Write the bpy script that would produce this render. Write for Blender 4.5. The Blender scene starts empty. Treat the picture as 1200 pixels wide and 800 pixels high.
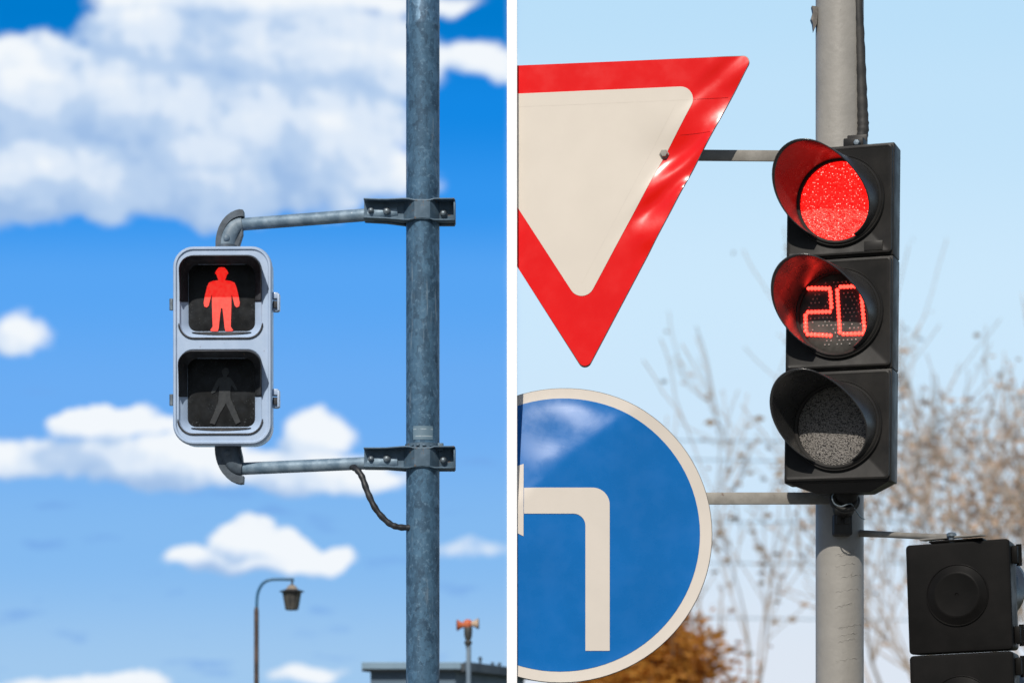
import bpy, bmesh, math, random
from mathutils import Vector, Matrix, noise as mnoise

random.seed(7)
C = bpy.context.scene.collection
R = math.radians
PI = math.pi
F = 2833.333          # focal length in photo pixels (85 mm on 36 mm, 1200 px wide)
EYE = 1.6             # eye height
HOR = 900.0           # row of the horizon, below the frame


def P(px, py, Y):
    """point at depth Y seen at pixel (px, py) of the 1200 x 800 photograph"""
    return Vector(((px - 600.0) * Y / F, Y, EYE + (HOR - py) * Y / F))


def lin(r, g, b, a=1.0):
    f = lambda c: (c / 12.92 if c <= 0.04045 else ((c + 0.055) / 1.055) ** 2.4)
    return (f(r / 255), f(g / 255), f(b / 255), a)


# ------------------------------------------------------------------ materials
class NT:
    """small helper around a node tree"""
    def __init__(self, tree):
        self.t = tree

    def n(self, kind, **kw):
        nd = self.t.nodes.new(kind)
        for k, v in kw.items():
            setattr(nd, k, v)
        return nd

    def link(self, a, b):
        self.t.links.new(a, b)

    def put(self, sock, v):
        if isinstance(v, bpy.types.NodeSocket):
            self.link(v, sock)
        else:
            sock.default_value = v

    def math(self, op, a, b=None, c=None, clamp=False):
        nd = self.n('ShaderNodeMath', operation=op, use_clamp=clamp)
        self.put(nd.inputs[0], a)
        if b is not None:
            self.put(nd.inputs[1], b)
        if c is not None:
            self.put(nd.inputs[2], c)
        return nd.outputs[0]

    def vmath(self, op, a, b=None):
        nd = self.n('ShaderNodeVectorMath', operation=op)
        self.put(nd.inputs[0], a)
        if b is not None:
            self.put(nd.inputs[1], b)
        return nd.outputs['Value'] if op in ('DOT_PRODUCT', 'LENGTH') else nd.outputs[0]

    def mix(self, f, a, b):
        nd = self.n('ShaderNodeMix', data_type='RGBA')
        self.put(nd.inputs[0], f)
        self.put(nd.inputs[6], a)
        self.put(nd.inputs[7], b)
        return nd.outputs[2]

    def smooth(self, v, lo, hi, a=0.0, b=1.0):
        nd = self.n('ShaderNodeMapRange', interpolation_type='SMOOTHSTEP')
        self.put(nd.inputs[0], v)
        for i, x in enumerate((lo, hi, a, b)):
            nd.inputs[i + 1].default_value = x
        return nd.outputs[0]

    def noise(self, vec, scale, detail=4.0, rough=0.55, dist=0.0):
        nd = self.n('ShaderNodeTexNoise')
        if vec is not None:
            self.put(nd.inputs['Vector'], vec)
        nd.inputs['Scale'].default_value = scale
        nd.inputs['Detail'].default_value = detail
        nd.inputs['Roughness'].default_value = rough
        nd.inputs['Distortion'].default_value = dist
        return nd.outputs[0]

    def voronoi(self, vec, scale, feature='F1', out='Distance'):
        nd = self.n('ShaderNodeTexVoronoi', feature=feature)
        if vec is not None:
            self.put(nd.inputs['Vector'], vec)
        nd.inputs['Scale'].default_value = scale
        return nd.outputs[out]


def new_mat(name):
    m = bpy.data.materials.new(name)
    m.use_nodes = True
    k = NT(m.node_tree)
    b = m.node_tree.nodes['Principled BSDF']
    obj = k.n('ShaderNodeTexCoord').outputs['Object']
    return m, k, b, obj


def bump(k, b, h, strength=0.3, dist=0.002, sock='Normal'):
    nd = k.n('ShaderNodeBump')
    nd.inputs['Strength'].default_value = strength
    nd.inputs['Distance'].default_value = dist
    k.put(nd.inputs['Height'], h)
    k.link(nd.outputs[0], b.inputs[sock])


def paint(name, col, col2=None, scale=8.0, lo=0.35, hi=0.7, rough=0.5, rough2=None, metal=0.0, coat=0.0,
          coat_rough=0.05, bstr=0.15, bscale=60.0, bdist=0.002, speck=None, speck_scale=90.0, speck_lo=0.66, spec=0.5):
    m, k, b, o = new_mat(name)
    n1 = k.noise(o, scale, 6, 0.6)
    c = k.mix(k.smooth(n1, lo, hi), (*col, 1), (*(col2 or col), 1))
    if speck:
        n2 = k.noise(o, speck_scale, 3, 0.6)
        n3 = k.noise(o, speck_scale * 0.12, 2, 0.5)
        f = k.math('MULTIPLY', k.smooth(n2, speck_lo, speck_lo + 0.06), k.smooth(n3, 0.4, 0.65))
        c = k.mix(f, c, (*speck, 1))
    k.link(c, b.inputs['Base Color'])
    rn = k.noise(o, scale * 2.3, 4, 0.6)
    k.link(k.smooth(rn, 0.3, 0.7, rough, rough2 if rough2 is not None else min(1, rough + 0.12)), b.inputs['Roughness'])
    b.inputs['Metallic'].default_value = metal
    b.inputs['Coat Weight'].default_value = coat
    b.inputs['Coat Roughness'].default_value = coat_rough
    b.inputs['Specular IOR Level'].default_value = spec
    if bstr:
        bump(k, b, k.noise(o, bscale, 5, 0.6), bstr, bdist)
    return m


def galvanised():
    m, k, b, o = new_mat('galvanised_steel')
    mp = k.n('ShaderNodeMapping')
    mp.inputs['Scale'].default_value = (1, 1, 0.55)
    k.link(o, mp.inputs['Vector'])
    wn = k.n('ShaderNodeTexNoise')
    wn.inputs['Scale'].default_value = 26
    wn.inputs['Detail'].default_value = 4
    k.link(mp.outputs[0], wn.inputs['Vector'])
    sc = k.n('ShaderNodeVectorMath', operation='SCALE')
    k.link(wn.outputs['Color'], sc.inputs[0])
    sc.inputs['Scale'].default_value = 0.06
    v = k.vmath('ADD', mp.outputs[0], sc.outputs[0])
    cells = k.n('ShaderNodeTexVoronoi', feature='F1')
    cells.inputs['Scale'].default_value = 52
    k.link(v, cells.inputs['Vector'])
    sep = k.n('ShaderNodeSeparateColor')
    k.link(cells.outputs['Color'], sep.inputs[0])
    big = k.noise(mp.outputs[0], 22, 8, 0.68)
    f = k.math('ADD', k.math('MULTIPLY', sep.outputs[0], 0.30), k.math('MULTIPLY', big, 1.05))
    c = k.mix(k.smooth(f, 0.32, 1.02), (0.026, 0.064, 0.112, 1), (0.092, 0.195, 0.305, 1))
    dr = k.n('ShaderNodeMapping')
    dr.inputs['Scale'].default_value = (34, 34, 3.2)
    k.link(o, dr.inputs['Vector'])
    drips = k.smooth(k.noise(dr.outputs[0], 1.0, 5, 0.65), 0.60, 0.72)
    fine = k.noise(o, 62, 5, 0.72)
    c = k.mix(k.smooth(fine, 0.54, 0.66, 0, 0.7), c, (0.155, 0.27, 0.385, 1))
    c = k.mix(k.smooth(fine, 0.44, 0.32, 0, 0.6), c, (0.022, 0.045, 0.075, 1))
    c = k.mix(k.math('MULTIPLY', drips, 0.6), c, (0.33, 0.40, 0.46, 1))
    k.link(c, b.inputs['Base Color'])
    b.inputs['Metallic'].default_value = 0.25
    k.link(k.smooth(f, 0.3, 0.9, 0.62, 0.44), b.inputs['Roughness'])
    bump(k, b, k.noise(o, 45, 6, 0.65), 0.25, 0.002)
    return m


def lens_mat(name, base, emit, strength, dot_scale, lo_rough=0.25, sparkle=0.5, dark=(0.02, 0.02, 0.02)):
    """prismatic lens: a field of small facets, some with glints painted into the colour"""
    m, k, b, o = new_mat(name)
    v = k.n('ShaderNodeTexVoronoi', feature='F1')
    v.inputs['Scale'].default_value = dot_scale
    k.link(o, v.inputs['Vector'])
    sep = k.n('ShaderNodeSeparateColor')
    k.link(v.outputs['Color'], sep.inputs[0])
    rnd = sep.outputs[0]
    dot = k.smooth(v.outputs['Distance'], 0.42, 0.05)
    hot = k.math('MULTIPLY', dot, k.smooth(rnd, 0.55, 0.95))
    c = k.mix(k.smooth(rnd, 0.0, 0.6), (*dark, 1), (*base, 1))
    c = k.mix(k.math('MULTIPLY', hot, sparkle), c, (0.75, 0.72, 0.70, 1))
    k.link(c, b.inputs['Base Color'])
    b.inputs['Roughness'].default_value = lo_rough
    bump(k, b, v.outputs['Distance'], 0.9, 0.004)
    b.inputs['Coat Weight'].default_value = 0.08
    b.inputs['Specular IOR Level'].default_value = 0.35
    b.inputs['Coat Roughness'].default_value = 0.12
    if emit:
        e = k.mix(k.math('MULTIPLY', hot, 0.5), (*emit, 1), (1.0, 0.42, 0.34, 1))
        k.link(e, b.inputs['Emission Color'])
        s = k.math('MULTIPLY_ADD', dot, strength * 0.75, strength * 0.35)
        s = k.math('MULTIPLY', s, k.math('MULTIPLY_ADD', rnd, 0.9, 0.55))
        k.link(s, b.inputs['Emission Strength'])
    return m


def film(name, col, rough=0.55, coat=1.0, coat_rough=0.10, mott=0.04, dirt=None):
    """retroreflective sheeting: faint honeycomb, glossy clear film over it"""
    m, k, b, o = new_mat(name)
    n1 = k.noise(o, 3.0, 5, 0.6)
    lo = tuple(max(0, x * (1 - mott * 2)) for x in col)
    hi = tuple(min(1, x * (1 + mott)) for x in col)
    c = k.mix(k.smooth(n1, 0.3, 0.7), (*lo, 1), (*hi, 1))
    if dirt:
        n2 = k.noise(o, 38, 6, 0.7)
        c = k.mix(k.smooth(n2, 0.60, 0.85, 0.0, 0.45), c, (*dirt, 1))
    k.link(c, b.inputs['Base Color'])
    b.inputs['Roughness'].default_value = rough
    b.inputs['Specular IOR Level'].default_value = 0.0
    b.inputs['Coat Weight'].default_value = coat
    k.link(k.smooth(k.noise(o, 12, 4, 0.6), 0.35, 0.7, coat_rough * 0.85, coat_rough * 1.2), b.inputs['Coat Roughness'])
    nd = k.n('ShaderNodeBump')
    nd.inputs['Strength'].default_value = 0.05
    nd.inputs['Distance'].default_value = 0.01
    k.link(k.noise(o, 5, 4, 0.55, 0.6), nd.inputs['Height'])
    k.link(nd.outputs[0], b.inputs['Coat Normal'])
    return m


M = {}
M['galv'] = galvanised()
M['arm'] = paint('weathered_zinc_arm', (0.12, 0.19, 0.26), (0.25, 0.34, 0.42), 22, rough=0.5, metal=0.2, bstr=0.2, speck=(0.42, 0.46, 0.5), speck_scale=120)
M['clamp'] = paint('clamp_zinc', (0.055, 0.10, 0.145), (0.10, 0.16, 0.22), 25, rough=0.5, metal=0.2, bstr=0.2, speck=(0.16, 0.10, 0.06), speck_scale=70, speck_lo=0.6)
M['bolt'] = paint('bolt_steel', (0.20, 0.25, 0.29), (0.12, 0.14, 0.16), 60, rough=0.38, metal=0.5, bstr=0.1)
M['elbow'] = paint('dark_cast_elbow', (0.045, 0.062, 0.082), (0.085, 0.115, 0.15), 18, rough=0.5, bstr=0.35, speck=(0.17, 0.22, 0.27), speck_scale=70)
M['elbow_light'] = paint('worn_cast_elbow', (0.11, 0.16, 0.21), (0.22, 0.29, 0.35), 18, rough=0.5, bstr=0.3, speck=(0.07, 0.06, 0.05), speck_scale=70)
M['sig_paint'] = paint('pale_blue_grey_signal_paint', (0.36, 0.47, 0.64), (0.42, 0.53, 0.70), 9, rough=0.35, coat=0.3, bstr=0.06, speck=(0.16, 0.13, 0.11), speck_scale=55, speck_lo=0.68)
M['hood_in'] = paint('matt_black_hood', (0.022, 0.025, 0.03), (0.05, 0.055, 0.065), 22, rough=0.6, bstr=0.3, speck=(0.20, 0.13, 0.08), speck_scale=60, speck_lo=0.66)
M['ped_lens'] = paint('dusty_dark_glass', (0.006, 0.0065, 0.007), (0.022, 0.025, 0.029), 14, 0.35, 0.75, rough=0.3, spec=0.2, bstr=0.05, speck=(0.10, 0.11, 0.12), speck_scale=190, speck_lo=0.62)
M['walk_man'] = paint('unlit_figure_glass', (0.015, 0.018, 0.021), (0.026, 0.030, 0.034), 40, rough=0.35, bstr=0)
M['cable'] = paint('black_cable', (0.012, 0.013, 0.016), (0.03, 0.035, 0.042), 20, rough=0.45, bstr=0.2)
M['rubber'] = paint('black_sheath', (0.02, 0.02, 0.02), (0.045, 0.042, 0.038), 14, rough=0.6, bstr=0.4, bscale=40)


def red_man():
    m, k, b, o = new_mat('lit_red_figure')
    b.inputs['Base Color'].default_value = (0.34, 0.07, 0.05, 1)
    b.inputs['Roughness'].default_value = 0.5
    n = k.noise(o, 90, 3, 0.6)
    k.link(k.mix(k.smooth(n, 0.35, 0.7), (1.0, 0.0, 0.0, 1), (1.0, 0.035, 0.02, 1)), b.inputs['Emission Color'])
    b.inputs['Emission Strength'].default_value = 0.85
    return m


def led():
    m, k, b, o = new_mat('lit_red_led')
    b.inputs['Base Color'].default_value = (0.4, 0.05, 0.04, 1)
    b.inputs['Emission Color'].default_value = (1.0, 0.030, 0.020, 1)
    lw = k.n('ShaderNodeTexCoord')
    v = k.voronoi(o, 260)
    k.link(k.smooth(v, 0.2, 0.6, 8.5, 6.0), b.inputs['Emission Strength'])
    b.inputs['Roughness'].default_value = 0.2
    return m


M['red_man'] = red_man()
M['led'] = led()
M['led_off'] = paint('unlit_led', (0.30, 0.29, 0.27), (0.45, 0.43, 0.40), 60, rough=0.15, coat=0.5, bstr=0)
M['black_plastic'] = paint('black_polycarbonate', (0.017, 0.0165, 0.016), (0.03, 0.028, 0.026), 7, rough=0.40, rough2=0.52, bstr=0.12, bscale=170, bdist=0.0008, speck=(0.07, 0.065, 0.06), speck_scale=150, speck_lo=0.70, spec=0.16)
M['rear_plastic'] = paint('matt_black_rear_plastic', (0.0065, 0.0063, 0.006), (0.010, 0.0092, 0.0088), 7, rough=0.42, rough2=0.55, bstr=0.12, bscale=170, bdist=0.0008, speck=(0.05, 0.045, 0.04), speck_scale=120, speck_lo=0.71, spec=0.07)
M['visor'] = paint('glossy_black_visor', (0.022, 0.022, 0.022), (0.032, 0.031, 0.03), 9, rough=0.24, rough2=0.34, spec=0.9, bstr=0.22, bscale=34, bdist=0.002, speck=(0.06, 0.055, 0.05), speck_scale=120, speck_lo=0.71)
M['lens_red'] = lens_mat('lit_red_lens', (0.50, 0.09, 0.07), (1.0, 0.007, 0.005), 4.4, 190, dark=(0.25, 0.01, 0.01))
M['lens_count'] = paint('smoked_counter_lens', (0.04, 0.037, 0.033), (0.10, 0.092, 0.082), 12, rough=0.4, spec=0.25, bstr=0.2, bscale=120)
M['lens_grey'] = lens_mat('unlit_grey_lens', (0.26, 0.24, 0.22), None, 0, 340, lo_rough=0.22, sparkle=0.8)
M['white_divider'] = paint('white_divider_enamel', (0.93, 0.93, 0.93), (0.95, 0.95, 0.95), 3, rough=0.5, bstr=0.03)
M['grey_pole'] = paint('grey_pole_paint', (0.275, 0.262, 0.238), (0.335, 0.318, 0.288), 5, rough=0.45, bstr=0.5, bscale=30, bdist=0.0035, speck=(0.14, 0.12, 0.10), speck_scale=60, speck_lo=0.69)
M['bar'] = paint('grey_steel_bar', (0.22, 0.205, 0.18), (0.31, 0.295, 0.265), 16, rough=0.5, metal=0.1, bstr=0.25, speck=(0.12, 0.075, 0.05), speck_scale=60)
M['sign_back'] = paint('sign_aluminium', (0.14, 0.135, 0.13), (0.19, 0.18, 0.17), 10, rough=0.45, metal=0.3, bstr=0.1)
M['film_red'] = film('red_sign_film', (0.76, 0.004, 0.0015), mott=0.03, coat_rough=0.22)
M['film_white'] = film('white_sign_film', (0.70, 0.635, 0.55), mott=0.012, coat_rough=0.2)
M['film_blue'] = film('blue_sign_film', (0.0, 0.132, 0.43), mott=0.04, coat_rough=0.29, coat=0.8)
M['film_rim'] = film('white_sign_rim', (0.66, 0.60, 0.53), mott=0.02, coat_rough=0.2)
M['seam'] = paint('film_seam', (0.60, 0.54, 0.465), (0.64, 0.58, 0.50), 20, rough=0.4, bstr=0)
M['strap_metal'] = paint('rusty_strap', (0.10, 0.09, 0.08), (0.24, 0.22, 0.20), 40, rough=0.5, metal=0.3, bstr=0.4)
M['lamp_brown'] = paint('brown_rusty_post', (0.035, 0.025, 0.022), (0.10, 0.065, 0.05), 12, rough=0.6, bstr=0.2)
M['lamp_blue'] = paint('blue_lamp_arm', (0.02, 0.10, 0.20), (0.04, 0.14, 0.26), 20, rough=0.4, bstr=0)
M['lamp_dark'] = paint('dark_lantern_metal', (0.03, 0.034, 0.036), (0.065, 0.06, 0.05), 30, rough=0.5, bstr=0)
M['lamp_glass'] = paint('smoky_lantern_glass', (0.09, 0.085, 0.075), (0.05, 0.05, 0.05), 25, rough=0.12, coat=0.4, bstr=0)
M['lamp_cap'] = paint('pale_lantern_cap', (0.34, 0.27, 0.20), (0.20, 0.17, 0.14), 30, rough=0.5, bstr=0)
M['orange'] = paint('orange_horn', (0.60, 0.12, 0.04), (0.45, 0.17, 0.08), 18, rough=0.5, bstr=0)
M['cream'] = paint('cream_horn', (0.48, 0.36, 0.26), (0.36, 0.26, 0.19), 18, rough=0.5, bstr=0)
M['fascia'] = paint('pale_blue_fascia', (0.17, 0.26, 0.34), (0.20, 0.30, 0.385), 4, rough=0.5, bstr=0.05)
M['fascia_dark'] = paint('shaded_fascia', (0.035, 0.055, 0.08), (0.05, 0.075, 0.10), 4, rough=0.5, bstr=0.05)  # darker copy of the fascia colour for its shaded side, reused on the vents
M['shed_wall'] = paint('slate_blue_cladding', (0.085, 0.135, 0.19), (0.11, 0.165, 0.22), 3, rough=0.6, bstr=0.1)
M['roofing'] = paint('roof_felt', (0.10, 0.11, 0.12), (0.14, 0.15, 0.16), 4, rough=0.9, bstr=0.2)
M['pvc'] = paint('grey_pipe', (0.15, 0.21, 0.27), (0.2, 0.26, 0.32), 10, rough=0.5, bstr=0)
M['bark'] = paint('pale_brown_bark', (0.15, 0.115, 0.085), (0.29, 0.235, 0.185), 6, rough=0.9, bstr=0.3)
M['bark_hazed'] = paint('hazed_twig_bark', (0.36, 0.285, 0.22), (0.50, 0.41, 0.33), 6, rough=0.9, bstr=0.2)  # bark lightened in colour, standing in for haze over the far trees


def leaf_mat(name, c1, c2, trans=0.5):
    m, k, b, o = new_mat(name)
    n = k.noise(o, 1.3, 3, 0.6)
    n2 = k.noise(o, 14.0, 2, 0.6)
    f = k.math('ADD', k.math('MULTIPLY', n, 0.6), k.math('MULTIPLY', n2, 0.4))
    col = k.mix(k.smooth(f, 0.36, 0.64), (*c1, 1), (*c2, 1))
    k.link(col, b.inputs['Base Color'])
    b.inputs['Roughness'].default_value = 0.6
    tr = k.n('ShaderNodeBsdfTranslucent')
    k.link(col, tr.inputs['Color'])
    mx = k.n('ShaderNodeMixShader')
    mx.inputs[0].default_value = trans
    k.link(b.outputs[0], mx.inputs[1])
    k.link(tr.outputs[0], mx.inputs[2])
    k.link(mx.outputs[0], m.node_tree.nodes['Material Output'].inputs['Surface'])
    return m


M['leaf_orange'] = leaf_mat('orange_brown_leaf', (0.46, 0.17, 0.02), (0.68, 0.34, 0.06))
M['leaf_tan'] = leaf_mat('tan_pink_leaf', (0.62, 0.44, 0.32), (0.80, 0.64, 0.52))
M['leaf_ochre'] = leaf_mat('ochre_leaf', (0.42, 0.26, 0.13), (0.58, 0.42, 0.26))


def ground_mat():
    m, k, b, o = new_mat('worn_asphalt')
    n1 = k.noise(o, 0.35, 6, 0.6)
    n2 = k.noise(o, 90, 3, 0.6)
    c = k.mix(k.smooth(n1, 0.3, 0.7), (0.045, 0.045, 0.047, 1), (0.075, 0.073, 0.07, 1))
    c = k.mix(k.smooth(n2, 0.55, 0.75, 0, 0.5), c, (0.13, 0.13, 0.125, 1))
    k.link(c, b.inputs['Base Color'])
    b.inputs['Roughness'].default_value = 0.9
    bump(k, b, n2, 0.5, 0.004)
    return m


M['asphalt'] = ground_mat()
M['paving'] = paint('pale_concrete_paving', (0.24, 0.235, 0.225), (0.33, 0.32, 0.30), 1.5, rough=0.85, bstr=0.3)
M['grass'] = paint('dry_turf', (0.055, 0.075, 0.025), (0.12, 0.11, 0.05), 2.5, rough=0.95, bstr=0.5)


# ------------------------------------------------------------------ objects
def obj(name, bm, mat, parent=None, smooth=True, angle=40, loc=None):
    me = bpy.data.meshes.new(name)
    bmesh.ops.recalc_face_normals(bm, faces=bm.faces[:])
    bm.to_mesh(me)
    bm.free()
    mats = mat if isinstance(mat, (list, tuple)) else [mat]
    for m in mats:
        me.materials.append(m)
    o = bpy.data.objects.new(name, me)
    C.objects.link(o)
    if parent:
        o.parent = parent
    if loc is not None:
        o.location = loc
    if smooth:
        for p in me.polygons:
            p.use_smooth = True
        try:
            me.set_sharp_from_angle(angle=R(angle))
        except Exception:
            pass
    return o


def tag(o, label=None, cat=None, group=None, kind=None):
    if label:
        o['label'] = label
    if cat:
        o['category'] = cat
    if group:
        o['group'] = group
    if kind:
        o['kind'] = kind
    return o


def sc_prof(prof, k):
    return [(a * k, b * k) for a, b in prof]


def thing(name, label, cat, loc=(0, 0, 0), rz=0.0, group=None, rot=None):
    o = bpy.data.objects.new(name, None)
    C.objects.link(o)
    o.location = loc
    o.rotation_euler = rot if rot else (0, 0, rz)
    o.empty_display_size = 0.1
    return tag(o, label, cat, group)


def BM():
    return bmesh.new()


def box(bm, c, s, bev=0.0, rot=None, seg=2):
    r = bmesh.ops.create_cube(bm, size=1.0)
    vs = r['verts']
    mat = Matrix.Translation(Vector(c)) @ (rot.to_4x4() if rot else Matrix()) @ Matrix.Diagonal((*s, 1))
    bmesh.ops.transform(bm, matrix=mat, verts=vs)
    if bev:
        es = list({e for v in vs for e in v.link_edges})
        bmesh.ops.bevel(bm, geom=es, offset=bev, segments=seg, affect='EDGES', profile=0.5, clamp_overlap=True)


def ring_frame(d):
    d = d.normalized()
    a = Vector((0, 0, 1)) if abs(d.z) < 0.9 else Vector((1, 0, 0))
    u = d.cross(a).normalized()
    return u, d.cross(u).normalized()


def tube(bm, pts, rads, n=20, caps=True):
    pts = [Vector(p) for p in pts]
    if not isinstance(rads, (list, tuple)):
        rads = [rads] * len(pts)
    rings = []
    u = None
    for i, p in enumerate(pts):
        d = (pts[min(i + 1, len(pts) - 1)] - pts[max(i - 1, 0)]).normalized()
        if u is None:
            u, v = ring_frame(d)
        else:
            u = (u - d * u.dot(d)).normalized()
            v = d.cross(u)
        rings.append([bm.verts.new(p + (u * math.cos(2 * PI * k / n) + v * math.sin(2 * PI * k / n)) * rads[i]) for k in range(n)])
    for a, b in zip(rings, rings[1:]):
        for k in range(n):
            bm.faces.new((a[k], a[(k + 1) % n], b[(k + 1) % n], b[k]))
    if caps:
        bm.faces.new(rings[0][::-1])
        bm.faces.new(rings[-1])
    return rings


def lathe(bm, prof, n=32, origin=(0, 0, 0), axis='z'):
    """prof: list of (radius, height)"""
    O = Vector(origin)
    rings = []
    for r, h in prof:
        ring = []
        for k in range(n):
            a = 2 * PI * k / n
            if axis == 'z':
                p = Vector((r * math.cos(a), r * math.sin(a), h))
            elif axis == 'y':     # height goes towards -y (towards the viewer)
                p = Vector((r * math.cos(a), -h, r * math.sin(a)))
            else:
                p = Vector((h, r * math.cos(a), r * math.sin(a)))
            ring.append(bm.verts.new(O + p))
        rings.append(ring)
    for a, b in zip(rings, rings[1:]):
        for k in range(n):
            bm.faces.new((a[k], a[(k + 1) % n], b[(k + 1) % n], b[k]))
    bm.faces.new(rings[0][::-1])
    bm.faces.new(rings[-1])


def rrect(w, h, r, n=8, cx=0, cz=0):
    pts = []
    for (sx, sz, a0) in ((1, 1, 0), (-1, 1, 90), (-1, -1, 180), (1, -1, 270)):
        for i in range(n + 1):
            a = R(a0 + 90 * i / n)
            pts.append((cx + sx * (w / 2 - r) + r * math.cos(a), cz + sz * (h / 2 - r) + r * math.sin(a)))
    return pts


def loops(bm, lps, cap0=True, cap1=True):
    """skin a list of equal-length 3-D loops"""
    rs = [[bm.verts.new(p) for p in l] for l in lps]
    n = len(rs[0])
    for a, b in zip(rs, rs[1:]):
        for k in range(n):
            bm.faces.new((a[k], a[(k + 1) % n], b[(k + 1) % n], b[k]))
    if cap0:
        bm.faces.new(rs[0][::-1])
    if cap1:
        bm.faces.new(rs[-1])
    return rs


def extrude_poly(bm, pts, y0, y1):
    a = [bm.verts.new((x, y0, z)) for x, z in pts]
    b = [bm.verts.new((x, y1, z)) for x, z in pts]
    bm.faces.new(a)
    bm.faces.new(b[::-1])
    n = len(pts)
    for k in range(n):
        bm.faces.new((a[k], b[k], b[(k + 1) % n], a[(k + 1) % n]))


def smooth_path(pts, n=8):
    """Catmull-Rom through pts"""
    pts = [Vector(p) for p in pts]
    out = []
    for i in range(len(pts) - 1):
        p0, p1, p2, p3 = pts[max(i - 1, 0)], pts[i], pts[i + 1], pts[min(i + 2, len(pts) - 1)]
        for k in range(n):
            t = k / n
            out.append(0.5 * ((2 * p1) + (p2 - p0) * t + (2 * p0 - 5 * p1 + 4 * p2 - p3) * t * t + (3 * p1 - p0 - 3 * p2 + p3) * t ** 3))
    out.append(pts[-1])
    return out


def round_corners(pts, rads, n=8):
    """2-D polygon with the given corner radii"""
    out = []
    m = len(pts)
    for i in range(m):
        p, a, b = Vector(pts[i]), Vector(pts[i - 1]), Vector(pts[(i + 1) % m])
        r = rads[i]
        if r <= 0:
            out.append(tuple(p))
            continue
        da, db = (a - p).normalized(), (b - p).normalized()
        half = math.acos(max(-1, min(1, da.dot(db)))) / 2
        d = r / math.tan(half)
        c = p + (da + db).normalized() * (r / math.sin(half))
        s, e = p + da * d - c, p + db * d - c
        a0 = math.atan2(s.y, s.x)
        a1 = math.atan2(e.y, e.x)
        da_ = (a1 - a0 + PI) % (2 * PI) - PI
        for k in range(n + 1):
            t = a0 + da_ * k / n
            out.append((c.x + r * math.cos(t), c.y + r * math.sin(t)))
    return out


# ================================================================== the ground
bm = BM()
n = 24
S = 900
vs = [[bm.verts.new((-S + 2 * S * i / n, -S + 2 * S * j / n, 0)) for j in range(n + 1)] for i in range(n + 1)]
for i in range(n):
    for j in range(n):
        bm.faces.new((vs[i][j], vs[i + 1][j], vs[i + 1][j + 1], vs[i][j + 1]))
tag(obj('ground', bm, M['grass'], smooth=False), kind='structure')
bm = BM()
box(bm, (0, 0.5, 0.002), (140, 10.6, 0.004))
tag(obj('road', bm, M['asphalt'], smooth=False), kind='structure')
bm = BM()
box(bm, (0, 9.0, 0.06), (140, 5.6, 0.12), 0.012)
tag(obj('pavement', bm, M['paving'], smooth=False), kind='structure')

# ================================================================== the left-hand group
YL = 8.6
sL = YL / F


def pole_mesh(px, r, y, z1, z0=0.12, ring_at=None):
    c = P(px, 0, y)
    prof = [(r, z0), (r, z1 - 0.01), (r * 0.9, z1)]
    if ring_at:
        prof = [(r, z0), (r, ring_at - 0.010), (r * 1.015, ring_at - 0.006), (r * 1.015, ring_at + 0.006), (r, ring_at + 0.010), (r, z1 - 0.01), (r * 0.9, z1)]
    return c, prof


c, prof = pole_mesh(495.5, 19.6 * sL, YL, 5.9, ring_at=P(0, 31, YL).z)
gp = thing('galvanised_pole', 'tall mottled galvanised steel pole carrying the pedestrian signal', 'pole', (c.x, YL, 0.12))
bm = BM()
lathe(bm, [(a, h - 0.12) for a, h in prof], 48)
obj('shaft', bm, M['galv'], gp)
rp = 19.6 * sL
zs = P(0, 524, YL).z - 0.12
bm = BM()
lathe(bm, [(rp + 0.0005, zs - 0.011), (rp + 0.0035, zs - 0.010), (rp + 0.0035, zs + 0.010), (rp + 0.0005, zs + 0.011)], 48)
for a in (-60, -84, -104, -124):
    q = Vector((math.cos(R(a)), math.sin(R(a)), 0)) * (rp + 0.005)
    box(bm, (q.x, q.y, zs), (0.012, 0.012, 0.007), 0.001, Matrix.Rotation(R(a), 3, 'Z'))
box(bm, (rp + 0.004, -0.022, zs - 0.002), (0.022, 0.02, 0.028), 0.003)
obj('strap', bm, M['clamp'], gp)
# faint printed label on the pole
zl = P(0, 510, YL).z - 0.12
bm = BM()
for k in range(14):
    a0, a1 = R(-122 + 5 * k), R(-122 + 5 * (k + 1))
    r2 = rp + 0.0012
    bm.faces.new([bm.verts.new((r2 * math.cos(a), r2 * math.sin(a), zl + dz)) for a, dz in ((a0, -0.022), (a1, -0.022), (a1, 0.026), (a0, 0.026))])
bmesh.ops.remove_doubles(bm, verts=bm.verts[:], dist=1e-5)


def sticker():
    m, k, b, o = new_mat('worn_pole_sticker')
    sx = k.n('ShaderNodeSeparateXYZ')
    k.link(o, sx.inputs[0])
    z = k.math('SUBTRACT', sx.outputs[2], zl)
    l1 = k.smooth(k.math('ABSOLUTE', k.math('SUBTRACT', z, -0.010)), 0.0022, 0.0012)
    l2 = k.smooth(k.math('ABSOLUTE', k.math('SUBTRACT', z, 0.015)), 0.0022, 0.0012)
    f = k.math('MAXIMUM', l1, l2)
    f = k.math('MULTIPLY', f, k.smooth(k.noise(o, 60, 3, 0.6), 0.4, 0.55))
    c = k.mix(f, (0.125, 0.20, 0.26, 1), (0.32, 0.40, 0.45, 1))
    k.link(c, b.inputs['Base Color'])
    b.inputs['Roughness'].default_value = 0.5
    return m


obj('sticker', bm, sticker(), gp)


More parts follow.
